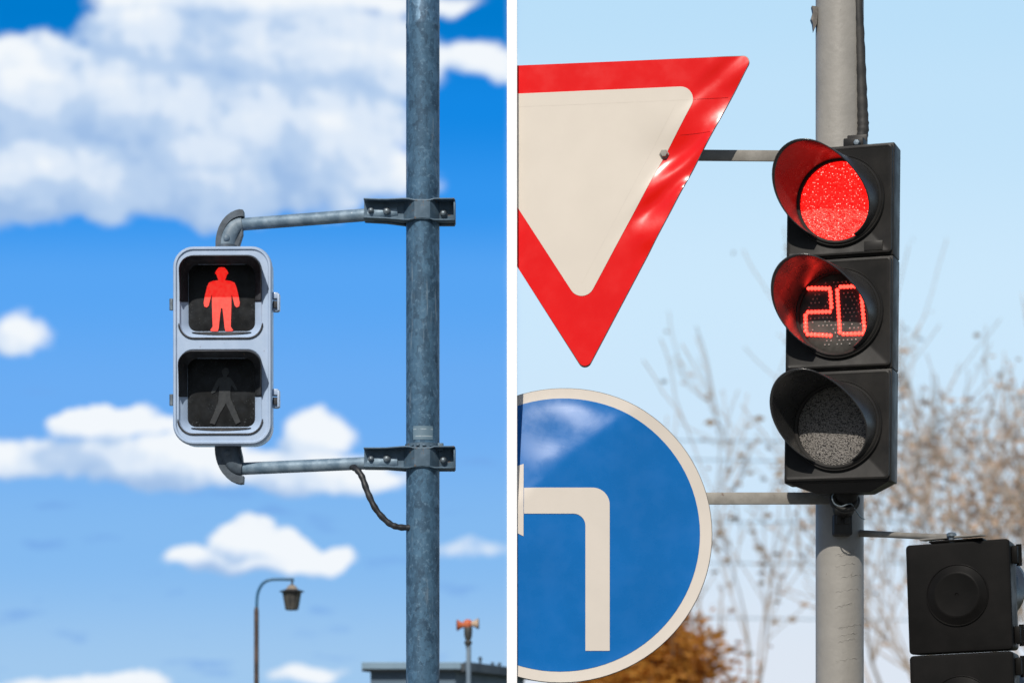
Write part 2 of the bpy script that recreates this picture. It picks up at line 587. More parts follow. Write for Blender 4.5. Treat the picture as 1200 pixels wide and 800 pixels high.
def clamp_parts(root, z, YP, px_left, px_right, h, tiltz):
    """pressed channel clamp: lips stay level with the front of the pole, plate sinks back to the arm at both ends"""
    cx = P(495.5, 0, YP).x
    r = rp
    xl = (px_left - 495.5) * sL
    xr = (px_right - 495.5) * sL
    path = [(xl, -0.012), (xl * 0.62, -0.012), (-r * 1.12, -0.016), (-r * 0.82, -0.040), (-r * 0.45, -r - 0.004), (0.0, -r - 0.008), (r * 0.45, -r - 0.004),
            (r * 0.72, -0.046), (r * 0.98, -0.020), (r * 1.2, -0.014), (xr, -0.014)]
    lipf = lambda x: (-r - 0.007) if x > -r * 1.3 else (-r - 0.007) + (0.018 * min(1, (-x - r * 1.3) / 0.10))
    for side, nm in ((1, 'clamp_front'), (-1, 'clamp_back')):
        bm = BM()
        rows = []
        for i, (x, y) in enumerate(path):
            dz = tiltz * (x if x < -r else -r) + tiltz * r
            tw = 1.0 if i < 9 else 1.0
            hh = h * (0.5 if x > r * 0.6 else (0.44 if x > -r * 0.6 else (0.5 if x > -r * 1.3 else 0.44)))
            ylip = lipf(x) if side == 1 else (y - 0.02 if y < -0.03 else -0.035)
            col = [(x, ylip, dz + hh), (x, y, dz + hh), (x, y, dz - hh), (x, ylip, dz - hh)]
            rows.append([bm.verts.new((a, side * b if side == 1 else -b, c_)) for a, b, c_ in col])
        for a, b in zip(rows, rows[1:]):
            for k in range(3):
                bm.faces.new((a[k], a[k + 1], b[k + 1], b[k]))
        o = obj(nm, bm, M['clamp'], root, angle=30)
        o.location = (cx, YP, z)
        so = o.modifiers.new('thickness', 'SOLIDIFY')
        so.thickness = 0.0045
        so.offset = 0
        bv = o.modifiers.new('edge', 'BEVEL')
        bv.width = 0.0015
        bv.segments = 2
        if side == 1:
            for bx, dy, big in ((xl + 0.025, -0.014, 0.85), (xl * 0.62 + 0.002, -0.014, 1.15), (xr - 0.040, -0.016, 1.0)):
                b2 = BM()
                zz = tiltz * ((bx if bx < -r else -r) + r) - (0.002 if bx < 0 else 0.006)
                lathe(b2, [(0.014 * big, 0), (0.014 * big, 0.003), (0.0115 * big, 0.004), (0.0115 * big, 0.012), (0.008 * big, 0.017), (0.002, 0.019)], 18, (bx, dy, zz), 'y')
                obj('bolt', b2, M['bolt'], o)
    bm = BM()
    box(bm, (xr, -0.020, 0.0), (0.006, 0.075, h * 1.02), 0.0015)
    o = obj('end_plate', bm, M['clamp'], root)
    o.location = (cx, YP, z)


YS = 8.77            # the signal hangs a little farther back than the pole
sS = YS / F


def mounting_arm(label, py_sig, py_pole, elbow_up, z_clamp_px):
    root = thing('mounting_arm', label, 'bracket', P(495.5, z_clamp_px, YL), group='arms holding the pedestrian signal')
    base = root.location.copy()
    a = P(284, py_sig, YS)
    b = P(440, py_pole, YL - 0.0)
    b2 = P(466, py_pole - (2 if elbow_up else 1), YL)
    bm = BM()
    tube(bm, [a - base, b - base, b2 - base], 7.4 * sL, 24)
    obj('tube', bm, M['arm'], root)
    zc = P(495.5, z_clamp_px, YL).z
    clamp_parts(root, 0.0, 0.0, 427, 533, 24.5 * sL, -0.055 if elbow_up else -0.01)
    for o in root.children:
        if o.name.startswith(('clamp', 'end_plate')):
            o.location = (0, 0, 0)
    # elbow: a cast quarter bend with a raised rim along its outside
    sg = 1 if elbow_up else -1
    e0 = P(267 if elbow_up else 268, 291 if elbow_up else 522, YS)
    rad = 24 * sS if elbow_up else 25 * sS
    rr = (11.5 if elbow_up else 13.0) * sS
    end = a + (b - a).normalized() * 0.01
    path = []
    for t in [i / 10 for i in range(11)]:
        ang = t * PI / 2
        hgt = abs(a.z - e0.z)
        x = e0.x + (a.x - e0.x) * (1 - math.cos(ang))
        zz = e0.z + sg * hgt * math.sin(ang)
        yy = e0.y + (a.y - e0.y) * t
        path.append(Vector((x, yy, zz)))
    bm = BM()
    tube(bm, [p - base for p in path], [rr * 0.98] * 4 + [rr * 0.96, rr * 0.93, rr * 0.9, rr * 0.86, rr * 0.82, rr * 0.8, rr * 0.78], 24)
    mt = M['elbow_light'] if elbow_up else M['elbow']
    el = obj('elbow', bm, mt, root)
    # rim flange along the outer side
    bm = BM()
    prev = None
    rim = []
    for i, p in enumerate(path):
        d = (path[min(i + 1, 10)] - path[max(i - 1, 0)]).normalized()
        nrm = Vector((-d.z * sg, 0, d.x * sg))
        rim.append((p + nrm * rr * 0.7 - base, p + nrm * (rr * (1.18 + 0.22 * i / 10)) - base))
    rim.append((rim[-1][0] + Vector((0.010, 0, 0.0)), rim[-1][1] + Vector((0.012, 0, -0.002 * sg))))
    wy = 0.026
    ring = []
    for q0, q1 in rim:
        ring.append([bm.verts.new(q0 + Vector((0, -wy, 0))), bm.verts.new(q1 + Vector((0, -wy, 0))), bm.verts.new(q1 + Vector((0, wy, 0))), bm.verts.new(q0 + Vector((0, wy, 0)))])
    for A, B in zip(ring, ring[1:]):
        for k in range(4):
            bm.faces.new((A[k], B[k], B[(k + 1) % 4], A[(k + 1) % 4]))
    bm.faces.new(ring[0])
    bm.faces.new(ring[-1][::-1])
    obj('rim', bm, M['elbow'], el)
    # gusset on the inner side and a set screw
    bm = BM()
    g0 = e0 + Vector((rr * 0.6, 0, 0.002 * sg)) - base
    g1 = a + Vector((0.0, 0, -sg * rr * 0.5)) - base
    q = [Vector((g0.x, 0, g0.z)), Vector((g1.x + 0.002, 0, g1.z)), Vector((g1.x + 0.002, 0, g1.z - sg * 0.020)), Vector((g0.x + 0.018, 0, g0.z + 0.0 * sg))]
    ym = (g0.y + g1.y) / 2
    extrude_poly(bm, [(v.x, v.z) for v in q], ym - 0.022, ym + 0.022)
    obj('gusset', bm, M['elbow'], el, smooth=False)
    bm = BM()
    sc = path[2] - base + Vector((-0.004, -rr * 0.93, 0.004 * sg))
    lathe(bm, [(0.012, 0), (0.012, 0.004), (0.008, 0.008), (0.002, 0.009)], 16, sc, 'y')
    obj('screw', bm, mt, el)
    # collar where the elbow meets the housing
    bm = BM()
    lathe(bm, [(rr * 1.0, -0.012 * sg), (rr * 1.15, -0.010 * sg), (rr * 1.15, 0.006 * sg), (rr * 0.9, 0.012 * sg)], 24, e0 - base)
    obj('collar', bm, M['elbow'], el)
    return root


mounting_arm('upper weathered grey steel arm with pale elbow on top of the pedestrian signal', 263, 251, True, 250)
mounting_arm('lower weathered grey steel arm with dark elbow beneath the pedestrian signal', 549, 542, False, 538)

# cable looping from the lower arm into the pole
bm = BM()
pts = smooth_path([P(411, 546, 8.630), P(417, 549, 8.590), P(424, 558, 8.570), P(431, 577, 8.560), P(441, 597, 8.555), P(455, 612, 8.555), P(466, 617, 8.560), P(480, 618, 8.570)], 6)
tube(bm, pts, [3.7 * sL * (1.0 + 0.10 * math.sin(i * 1.7)) for i in range(len(pts))], 12)
tag(obj('cable', bm, M['cable'], loc=(0, 0, 0)), 'black cable drooping from the lower arm into the galvanised pole', 'cable')

# ------------------------------------------------------------------ pedestrian signal
W, Hh = 115 * sS, 230 * sS
ps = thing('pedestrian_signal', 'pale grey two-lamp pedestrian signal showing a lit red standing figure', 'pedestrian signal', P(260.5, 521, YS - 0.10), rz=R(-1.0))
z0 = 0.0


def LP(px, py):       # photo pixel -> local x, z on the signal front
    return ((px - 260.5) * sS, (521 - py) * sS)


# housing: rounded body with a raised rounded border; two recessed windows made by skinning rings
bm = BM()
N = 8
def rl(w, h, r, y, cx=0, cz=None):
    return [Vector((x, y, z)) for x, z in rrect(w, h, r, N, cx, Hh / 2 if cz is None else cz)]
rsb = loops(bm, [rl(W * 0.93, Hh * 0.96, 0.062, 0.15), rl(W * 0.97, Hh * 0.985, 0.068, 0.10), rl(W * 0.985, Hh * 0.992, 0.070, 0.030),
           rl(W, Hh, 0.074, 0.022), rl(W, Hh, 0.074, 0.006), rl(W * 0.992, Hh * 0.996, 0.073, 0.001), rl(W - 0.010, Hh - 0.010, 0.069, -0.003), rl(W - 0.022, Hh - 0.022, 0.063, -0.003),
           rl(W - 0.030, Hh - 0.030, 0.059, 0.003)], True, False)
outer = rsb[-1]
# face plate with two holes, triangulated
holes = []
for (x0, y0, x1, y1) in ((210.5, 301, 306.5, 397), (209.5, 410, 306.5, 508)):
    (xa, zb), (xb, za) = LP(x0, y0), LP(x1, y1)
    w, h = xb - xa, zb - za
    lp = [bm.verts.new((x, 0.003, z)) for x, z in rrect(w, h, 0.052, N, (xa + xb) / 2, (za + zb) / 2)]
    holes.append((lp, (xa + xb) / 2, (za + zb) / 2, w, h))
edges = []
for lp in [outer] + [h[0] for h in holes]:
    for k in range(len(lp)):
        e = bm.edges.get((lp[k], lp[(k + 1) % len(lp)])) or bm.edges.new((lp[k], lp[(k + 1) % len(lp)]))
        edges.append(e)
bmesh.ops.triangle_fill(bm, use_beauty=True, use_dissolve=False, edges=edges)
for lp, cx, cz, w, h in holes:
    prev = lp
    for (ins, y, r) in ((0.002, 0.005, 0.051), (0.004, 0.014, 0.050), (0.026, 0.030, 0.034), (0.029, 0.034, 0.030)):
        cur = [bm.verts.new((x, y, z)) for x, z in rrect(w - 2 * ins, h - 2 * ins, r, N, cx, cz)]
        for k in range(len(cur)):
            bm.faces.new((prev[k], prev[(k + 1) % len(cur)], cur[(k + 1) % len(cur)], cur[k]))
        prev = cur
obj('housing', bm, M['sig_paint'], ps, angle=35)

for idx, (lp_, cx, cz, w, h) in enumerate([(None,) + hh[1:] for hh in [(0, *q[1:]) for q in [(None, *x[1:]) for x in holes]]]):
    # lens
    bm = BM()
    w2, h2 = w - 0.056, h - 0.056
    l0 = [Vector((x, 0.036, z)) for x, z in rrect(w2 + 0.004, h2 + 0.004, 0.030, N, cx, cz)]
    l1 = [Vector((x, 0.0335, z)) for x, z in rrect(w2, h2, 0.028, N, cx, cz)]
    l2 = [Vector((x, 0.0315, z)) for x, z in rrect(w2 * 0.7, h2 * 0.7, 0.03, N, cx, cz)]
    loops(bm, [l0, l1, l2], False, True)
    ln = obj('lens', bm, M['ped_lens'], ps)
    # hood: sheet over the top and half-way down both sides
    bm = BM()
    full = rrect(w - 0.006, h - 0.006, 0.050, N, cx, cz)
    m = len(full)
    zlow = cz - 0.06 * h
    seq = sorted(range(m), key=lambda k: (math.atan2(full[k][1] - (zlow), full[k][0] - cx)))
    top = [full[k] for k in seq if full[k][1] >= zlow]
    top = [(full[0][0], zlow)] + [p for p in top if p[1] > zlow + 0.004] + [(2 * cx - full[0][0], zlow)]
    # densify straight runs
    dense = []
    for a, b in zip(top, top[1:]):
        L = math.hypot(b[0] - a[0], b[1] - a[1])
        nn = max(1, int(L / 0.012))
        dense += [(a[0] + (b[0] - a[0]) * i / nn, a[1] + (b[1] - a[1]) * i / nn) for i in range(nn)]
    dense.append(top[-1])
    rows = []
    ztop = cz + h / 2
    for x, z in dense:
        t = max(0.0, min(1.0, (z - zlow) / (ztop - zlow)))
        Lh = 0.010 + 0.100 * (t ** 1.35)
        kx, kz = (w / 2 - 0.0275) / (w / 2 - 0.003), (h / 2 - 0.0275) / (h / 2 - 0.003)
        row = [bm.verts.new((cx + (x - cx) * kx, 0.0300, cz + (z - cz) * kz)), bm.verts.new((x, 0.013, z))]
        rows.append(row + [bm.verts.new((x + 0.010 * s * t, 0.010 - (0.010 + Lh) * s, z - 0.024 * s * t)) for s in (0, 0.25, 0.5, 0.75, 1)])
    for a, b in zip(rows, rows[1:]):
        for k in range(6):
            bm.faces.new((a[k], a[k + 1], b[k + 1], b[k]))
    hd = obj('hood', bm, [M['hood_in'], M['sig_paint']], ps)
    so = hd.modifiers.new('thickness', 'SOLIDIFY')
    so.thickness = 0.0028
    so.offset = 0.0
    low = sorted([p for p in rrect(w + 0.004, h + 0.004, 0.054, N, cx, cz) if p[1] < cz - 0.02], key=lambda p: math.atan2(p[0] - cx, cz - p[1]))
    bm = BM()
    tube(bm, [Vector((x, 0.001, z)) for x, z in low], [0.0012] + [0.0036] * (len(low) - 2) + [0.0012], 8)
    obj('gap_shade', bm, M['hood_in'], ps)  # dark strip standing in for the shadow gap below each window
    # curved bottom lip
    bm = BM()
    ring0, ring1 = [], []
    xs = [cx - w * 0.36 + w * 0.72 * i / 14 for i in range(15)]
    for x in xs:
        t = (x - cx) / (w * 0.36)
        dz = 0.012 * (1 - t * t)
        zb = cz - h / 2 + 0.024
        ring0.append((x, zb))
        ring1.append((x, zb - dz))
    extrude_poly(bm, ring0 + ring1[::-1][1:-1], 0.018, 0.026)
    obj('drip_lip', bm, M['hood_in'], ps, smooth=False)

# lit standing figure
(xf, zf) = LP(258.5, 314)


def fig(points, sym=True):
    pts = [LP(x, y) for x, y in points]
    return pts


bm = BM()
half = [(258.5, 313.5), (262, 314), (265, 317.5), (266.3, 320.5), (264.5, 322.5), (263.2, 326.5), (262.3, 328.5), (269, 329.5), (273.5, 331.5), (275.5, 336), (278, 346), (279.5, 355),
        (278.8, 359), (275.8, 360.2), (273.6, 358), (271.6, 350), (269.9, 344.5), (269.8, 357), (269.4, 372), (269, 382.5), (271.8, 386.5), (270.8, 387.6), (263, 387.8), (261.9, 384), (260.5, 370), (259.3, 361), (258.5, 361)]
mir = [(517 - x, y) for x, y in half[::-1]][1:-1]
extrude_poly(bm, fig(half + mir), 0.0285, 0.0300)
tag(obj('lit_figure', bm, M['red_man'], ps, smooth=False))
# unlit walking figure, only faintly readable behind the dusty glass
bm = BM()
walk = [(262.5, 430), (266, 431), (267.5, 434.5), (266, 438), (263.8, 440.5), (269, 442), (272, 446), (276.5, 455), (275, 457), (269.5, 450), (268.5, 458), (268.8, 466), (274, 478), (279.5, 491), (280.5, 493), (275, 496),
        (272.5, 491), (263.5, 471.5), (256, 484), (250.5, 496), (244.5, 494.5), (249, 484), (254.5, 470), (255.5, 456), (255.6, 450), (251.5, 458), (247, 460.5), (246.2, 458.4), (251, 448.5), (254.5, 442.5), (260.5, 440.5), (259, 437), (258.5, 433.5)]
extrude_poly(bm, fig(walk), 0.0285, 0.0300)
obj('unlit_figure', bm, M['walk_man'], ps, smooth=False)

for py in (353, 465):
    x, z = LP(317.5, py)
    bm = BM()
    box(bm, (x + 0.010, 0.045, z + 0.020), (0.022, 0.040, 0.022), 0.002)
    box(bm, (x + 0.022, 0.040, z - 0.004), (0.008, 0.030, 0.060), 0.002)
    box(bm, (x + 0.010, 0.050, z - 0.020), (0.020, 0.030, 0.030), 0.002)
    lt = obj('latch', bm, M['sig_paint'], ps)
    bm = BM()
    box(bm, (x + 0.010, 0.028, z - 0.012), (0.016, 0.006, 0.026), 0.002)
    obj('catch', bm, M['hood_in'], lt)
for py in (356, 467):
    x, z = LP(202, py)
    bm = BM()
    tube(bm, [Vector((x - 0.007, 0.040, z - 0.020)), Vector((x - 0.007, 0.040, z + 0.020))], 0.0085, 14)
    box(bm, (x + 0.001, 0.044, z), (0.016, 0.014, 0.024), 0.002)
    obj('hinge', bm, M['bolt'], ps)

# ------------------------------------------------------------------ far lamp post
YT = 13.0
sT = YT / F
KT = YT / 16.5
b0 = P(300.5, 900, YT)
lp = thing('street_lamp', 'thin brown lamp post with blue curved arm and hanging lantern', 'street lamp', (b0.x, YT, 0))
bm = BM()
zt = P(0, 711, YT).z
tube(bm, [Vector((0, 0, 0)), Vector((0, 0, zt * 0.5)), Vector((0, 0, zt - 0.02)), Vector((0, 0, zt))], [0.021 * KT, 0.0175 * KT, 0.0165 * KT, 0.012 * KT], 16)
obj('post', bm, M['lamp_brown'], lp)
bm = BM()
arm = [P(300.8, 713, YT), P(301, 703, YT), P(302, 695, YT), P(305.5, 686.5, YT), P(311, 681, YT), P(319, 678.6, YT), P(330, 678.4, YT), P(344.5, 678.4, YT)]
tube(bm, [q - b0 - Vector((0, 0, EYE - b0.z)) * 0 + Vector((0, 0, b0.z)) for q in smooth_path(arm, 5)], 0.0105 * KT, 12)
obj('arm', bm, M['lamp_blue'], lp)
def TL(px, py):
    q = P(px, py, YT)
    return Vector((q.x - b0.x, 0, q.z))
bm = BM()
tube(bm, [TL(342.6, 679), TL(342, 687.5)], 0.008 * KT, 10)
obj('hanger', bm, M['lamp_dark'], lp)
L0 = TL(342, 690)
bm = BM()
lathe(bm, sc_prof([(0.022, 0.028), (0.034, 0.012), (0.044, 0.0)], KT), 18, L0)
cp = obj('cap', bm, M['lamp_cap'], lp)
bm = BM()
lathe(bm, sc_prof([(0.044, 0.0), (0.085, -0.014), (0.080, -0.020), (0.03, -0.020)], KT), 18, L0)
obj('brim', bm, M['lamp_dark'], lp)
bm = BM()
lathe(bm, sc_prof([(0.058, -0.021), (0.038, -0.132), (0.034, -0.136)], KT), 12, L0)
gl = obj('lantern_glass', bm, M['lamp_glass'], lp, smooth=False)
bm = BM()
for k in range(6):
    a = 2 * PI * k / 6 + 0.3
    tube(bm, [L0 + Vector((0.062 * math.cos(a), 0.062 * math.sin(a), -0.018)) * KT, L0 + Vector((0.041 * math.cos(a), 0.041 * math.sin(a), -0.136)) * KT], 0.0052 * KT, 8)
lathe(bm, sc_prof([(0.044, -0.128), (0.046, -0.134), (0.040, -0.142), (0.02, -0.144)], KT), 18, L0)
obj('cage', bm, M['lamp_dark'], gl)

# ------------------------------------------------------------------ low building with flat roof
YB = 13.3
sB = YB / F
top = P(0, 775.5, YB).z
xa = P(424, 0, YB).x
xc = P(543, 0, YB).x
ddir = Vector((0.60, 1.85, 0)).normalized()
side_len = 1.25
bd = thing('flat_roofed_building', 'low slate blue building with a flat roof behind the galvanised pole', 'building', (xa, YB, 0))
A_ = Vector((0, 0, 0))
Bq = Vector((xc - xa, 0, 0))
Cq = Bq + ddir * side_len
Dq = A_ + ddir * side_len
def slab(poly, z0, z1):
    bm = BM()
    lo = [bm.verts.new((p.x, p.y, z0)) for p in poly]
    hi = [bm.verts.new((p.x, p.y, z1)) for p in poly]
    bm.faces.new(lo[::-1])
    bm.faces.new(hi)
    for k in range(len(poly)):
        bm.faces.new((lo[k], lo[(k + 1) % len(poly)], hi[(k + 1) % len(poly)], hi[k]))
    return bm
ins = 0.045
wall = [A_ + Vector((ins, ins, 0)), Bq + Vector((-ins, ins, 0)), Cq + Vector((-ins, -ins, 0)), Dq + Vector((ins, -ins, 0))]
obj('wall', slab(wall, 0.0, top - 0.05), M['shed_wall'], bd, smooth=False)
bm = BM()
box(bm, ((xc - xa) / 2 - 0.006, -0.012, top - 0.019), (xc - xa - 0.012, 0.02, 0.038), 0.003)
obj('fascia', bm, M['fascia'], bd, smooth=False)
rf = obj('roof', slab([A_, Bq, Cq, Dq], top - 0.050, top - 0.003), M['roofing'], bd, smooth=False)
bm = BM()
mid = (Bq + Cq) / 2
ang = math.atan2(ddir.y, ddir.x)
box(bm, (mid.x + 0.012, mid.y, top - 0.022), (side_len, 0.022, 0.052), 0.003, Matrix.Rotation(ang, 3, 'Z'))
obj('side_fascia', bm, M['fascia_dark'], bd, smooth=False)  # same fascia round the corner, its shade put into the colour
for i, (px, py, hh) in enumerate(((557, 772, 0.045), (568.5, 775, 0.025), (575, 776, 0.028))):
    t = (px - 543) / 52.0
    q = Bq + ddir * side_len * (0.04 + 0.80 * t)
    bm = BM()
    lathe(bm, [(0.008, -0.004), (0.007, hh * 0.6), (0.012, hh * 0.7), (0.010, hh), (0.004, hh * 1.1)], 12, (q.x - 0.01, q.y, top - 0.004))
    obj('roof_vent', bm, M['fascia_dark'], bd)

# ------------------------------------------------------------------ horn loudspeaker on its own pipe
YH = 12.9
KH = YH / 20.5
h0 = P(549.5, 900, YH)
hs = thing('horn_speaker', 'small orange twin horn siren on a dark pipe beside the flat roof', 'siren', (h0.x, YH, 0))
def HL(px, py):
    q = P(px, py, YH)
    return Vector((q.x - h0.x, 0, q.z))
bm = BM()
tube(bm, [Vector((0, 0, 0)), HL(549.2, 757)], 0.021 * KH, 14)
obj('pipe', bm, M['pvc'], hs)
bm = BM()
q = HL(548.6, 752)
lathe(bm, sc_prof([(0.012, -0.11), (0.018, -0.05), (0.020, -0.03), (0.032, -0.012), (0.034, 0.0), (0.026, 0.012), (0.020, 0.020), (0.028, 0.034), (0.034, 0.06), (0.036, 0.115), (0.030, 0.135), (0.02, 0.140)], KH), 18, q)
obj('joint', bm, M['lamp_dark'], hs)
bm = BM()
q = HL(548.2, 731)
lathe(bm, sc_prof([(0.030, -0.025), (0.042, 0.0), (0.040, 0.020), (0.022, 0.038), (0.006, 0.042)], KH), 18, q)
obj('dome', bm, M['orange'], hs)
for sg, mt in ((-1, 'orange'), (1, 'cream')):
    bm = BM()
    lathe(bm, sc_prof([(0.018, 0.0), (0.020, sg * 0.035), (0.030, sg * 0.060), (0.046, sg * 0.083), (0.048, sg * 0.088), (0.030, sg * 0.078)], KH), 18, q + Vector((0, -0.01, -0.004 + (0.008 if sg > 0 else -0.004))) * KH, 'x')
    obj('horn', bm, M[mt], hs)
    bm = BM()
    lathe(bm, sc_prof([(0.046, sg * 0.0885), (0.050, sg * 0.091), (0.040, sg * 0.096), (0.01, sg * 0.090)], KH), 18, q + Vector((0, -0.01, -0.004 + (0.008 if sg > 0 else -0.004))) * KH, 'x')
    obj('horn_mouth', bm, M['lamp_dark'], hs)

# ================================================================== added white divider strip, built as a post, between the two groups
YW = 8.0
bm = BM()
w_divider = 12 * (YW - 0.018) / F
wp = thing('white_divider', 'tall narrow plain white post between the galvanised pole and the road signs', 'post', (0, YW, 0.12))
box(bm, (0, 0.037, 2.6), (w_divider, 0.11, 5.2), 0.0012)
obj('shaft', bm, M['white_divider'], wp, smooth=False)

# ================================================================== right-hand pole
YR = 8.1
sR = YR / F
c0 = P(984, 0, YR)
rq = 28 * sR
gpole = thing('grey_pole', 'thick grey painted pole carrying the road signs and lit countdown signal', 'pole', (c0.x, YR, 0.12))
bm = BM()
prof = [(rq, 0.0)] + [(rq, 0.4 * k) for k in range(1, 13)] + [(rq * 0.8, 4.82)]
lathe(bm, prof, 56)
obj('shaft', bm, M['grey_pole'], gpole)
def GL(px, py, dy):
    q = P(px, py, YR + dy)
    return q - Vector((c0.x, YR, 0.12))
# torn strap on the left edge
bm = BM()
pts = [GL(957, 10, -0.01), GL(951, 8, -0.02), GL(952.5, 15, -0.022), GL(950, 23, -0.02), GL(952, 28, -0.02), GL(953, 38, -0.015), GL(956.5, 30, -0.01), GL(957.5, 18, -0.01)]
extrude_poly(bm, [(p.x, p.z) for p in pts], -0.03, -0.004)
obj('torn_strap', bm, M['strap_metal'], gpole, smooth=False)
# sheathed cable running down the right edge
bm = BM()
pts = smooth_path([GL(1004, -90, -0.058), GL(1006.0, 0, -0.058), GL(1007.5, 40, -0.058), GL(1009.2, 90, -0.058), GL(1010.6, 130, -0.058), GL(1011.2, 150, -0.058), GL(1009.5, 163, -0.055)], 6)
rr_ = [0.0125 + 0.0075 * min(1, i / (len(pts) * 0.8)) for i in range(len(pts))]
rr_[-1] *= 0.7
tube(bm, pts, [a * (1 + 0.07 * math.sin(2.3 * i)) for i, a in enumerate(rr_)], 14)
tag(obj('sheathed_cable', bm, M['rubber'], loc=(c0.x, YR, 0.12)), 'black sheathed cable running down the right edge of the grey pole', 'cable')
# ridges of flaking paint
for k in range(14):
    zz = GL(0, 640 + random.uniform(0, 165), -rq).z
    a0 = R(-102 + random.uniform(-8, 14))
    a1 = R(-44 + random.uniform(-26, 8))
    rp2 = rq + 0.0002
    pts = []
    for i in range(12):
        a = a0 + (a1 - a0) * i / 11
        pts.append(Vector((rp2 * math.cos(a), rp2 * math.sin(a), zz + 0.012 * math.sin(i / 11 * PI * 0.5) + 0.003 * math.sin(i * 2.1 + k))))
    bm = BM()
    tube(bm, pts, [0.0008 + 0.0005 * math.sin(i * 1.3 + k) for i in range(12)], 6)
    obj('paint_ridge', bm, M['grey_pole'], gpole)

# ================================================================== lit countdown signal
YT1 = 7.80
s1 = YT1 / F
yaw = R(20)
root = P(981, 565, YT1)
tl = thing('traffic_light', 'three-section black traffic light with red lamp lit above a red 20 countdown', 'traffic light', root, rot=(0, R(0.6), -yaw))
WT, SEC, DT = 0.350, 0.3612, 0.105


def visor_mesh(zc, lmax=0.225, rad=0.134):
    bm = BM()
    ax = Vector((-math.sin(R(20)), -math.cos(R(20)), 0.12))
    rows = []
    n = 64
    for i in range(n + 1):
        th = R(-62 + 304.0 * i / n)
        L = 0.018 + (lmax - 0.018) * max(0.0, 0.5 + 0.5 * math.sin(th)) ** (0.70 if math.cos(th) < 0 else 0.70 + 1.0 * math.cos(th))
        row = []
        for k in range(13):
            t = k / 12 * L
            r = rad * (1.0 - 0.05 * t / lmax)
            row.append(bm.verts.new(Vector((r * math.cos(th), -0.014, r * math.sin(th) + zc)) + ax * t))
        rows.append(row)
    for a, b in zip(rows, rows[1:]):
        for k in range(12):
            bm.faces.new((a[k], b[k], b[k + 1], a[k + 1]))
    return bm


def digit_dots(segs, zc, local):
    bm = BM()
    pts = []
    for (a, b) in segs:
        A, B = Vector(local(*a)), Vector(local(*b))
        L = (B - A).length
        nn = max(2, round(L / 0.0125))
        for i in range(nn + 1):
            p = A + (B - A) * i / nn
            if all((p - q).length > 0.007 for q in pts):
                pts.append(p)
    for p in pts:
        bmesh.ops.create_uvsphere(bm, u_segments=10, v_segments=6, radius=0.0066, matrix=Matrix.Translation((p.x, -0.0195, p.y)))
    return bm, pts


def lens_px(px, py):          # the counter lens: photo pixel -> local x, z on the tilted face
    ce = math.cos(yaw)
    q = 0.95
    px = 964 + (px - 964) * 0.93 + (py - 365) * 0.03
    return ((px - 981.5) * s1 / (ce * q), (563.5 - py) * s1 + (px - 981) * s1 * -0.075)


for i in range(3):
    zc = SEC * (2 - i + 0.5)
    bm = BM()
    box(bm, (0, DT / 2, zc), (WT, DT, SEC - 0.0015), 0.004)
    hs_ = obj('housing', bm, M['black_plastic'], tl)
    bm = BM()
    lo = [Vector((x, 0.001, z)) for x, z in rrect(WT - 0.006, SEC - 0.012, 0.012, 4, 0, zc)]
    l2 = [Vector((x, -0.012, z)) for x, z in rrect(WT - 0.010, SEC - 0.016, 0.011, 4, 0, zc)]
    l3 = [Vector((x, -0.014, z)) for x, z in rrect(WT - 0.020, SEC - 0.026, 0.009, 4, 0, zc)]
    l4 = [Vector((x, -0.0115, z)) for x, z in rrect(WT - 0.030, SEC - 0.036, 0.008, 4, 0, zc)]
    loops(bm, [lo, l2, l3, l4])
    obj('door', bm, M['black_plastic'], hs_, angle=25)
    bm = BM()
    lathe(bm, [(0.148, 0.011), (0.1475, 0.018), (0.144, 0.022), (0.141, 0.020), (0.1385, 0.024), (0.135, 0.026), (0.128, 0.022), (0.127, 0.012)], 64, (0, 0, zc), 'y')
    # open the caps: delete the two end faces
    caps = [f for f in bm.faces if len(f.verts) > 8]
    bmesh.ops.delete(bm, geom=caps, context='FACES_ONLY')
    obj('ring', bm, M['black_plastic'], hs_)
    bm = BM()
    lathe(bm, [(0.128, 0.012), (0.118, 0.0165), (0.09, 0.0185), (0.05, 0.0195), (0.01, 0.020)], 64, (0, 0, zc), 'y')
    caps = [f for f in bm.faces if len(f.verts) > 8 and all(v.co.y > -0.0125 for v in f.verts)]
    bmesh.ops.delete(bm, geom=caps, context='FACES_ONLY')
    obj('lens', bm, M[('lens_red', 'lens_count', 'lens_grey')[i]], hs_)
    vz = obj('visor', visor_mesh(zc), M['visor'], hs_)
    so = vz.modifiers.new('thickness', 'SOLIDIFY')
    so.thickness = 0.003
    so.offset = 0
    if i == 0:
        bm = BM()
        box(bm, (0.113, -0.0145, zc - 0.150), (0.060, 0.003, 0.030), 0.001)
        obj('nameplate', bm, M['black_plastic'], hs_)
    if i == 1:
        two = [((950, 338), (974, 338)), ((975, 342), (976, 360)), ((974, 365), (949, 366)), ((946, 370), (946, 388)), ((948, 392), (974, 393))]
        zero = [((983, 340), (985, 389)), ((987, 336), (1007, 335)), ((1010, 340), (1013, 386)), ((989, 391), (1011, 390))]
        alld = []
        for sg in (two, zero):
            bm, pts = digit_dots(sg, zc, lens_px)
            alld += pts
            obj('digit', bm, M['led'], hs_)
        bm = BM()
        cz = Vector((0, zc))
        for gx in range(-9, 10):
            for gz in range(-9, 10):
                p = Vector((gx * 0.0135 + (0.00675 if gz % 2 else 0), zc + gz * 0.0125))
                if (p - cz).length < 0.108 and all((p - q).length > 0.012 for q in alld) and random.random() < 0.62:
                    bmesh.ops.create_uvsphere(bm, u_segments=6, v_segments=4, radius=0.0030, matrix=Matrix.Translation((p.x, -0.0185, p.y)))
        tag(obj('unlit_led', bm, M['led_off'], hs_), kind='stuff')
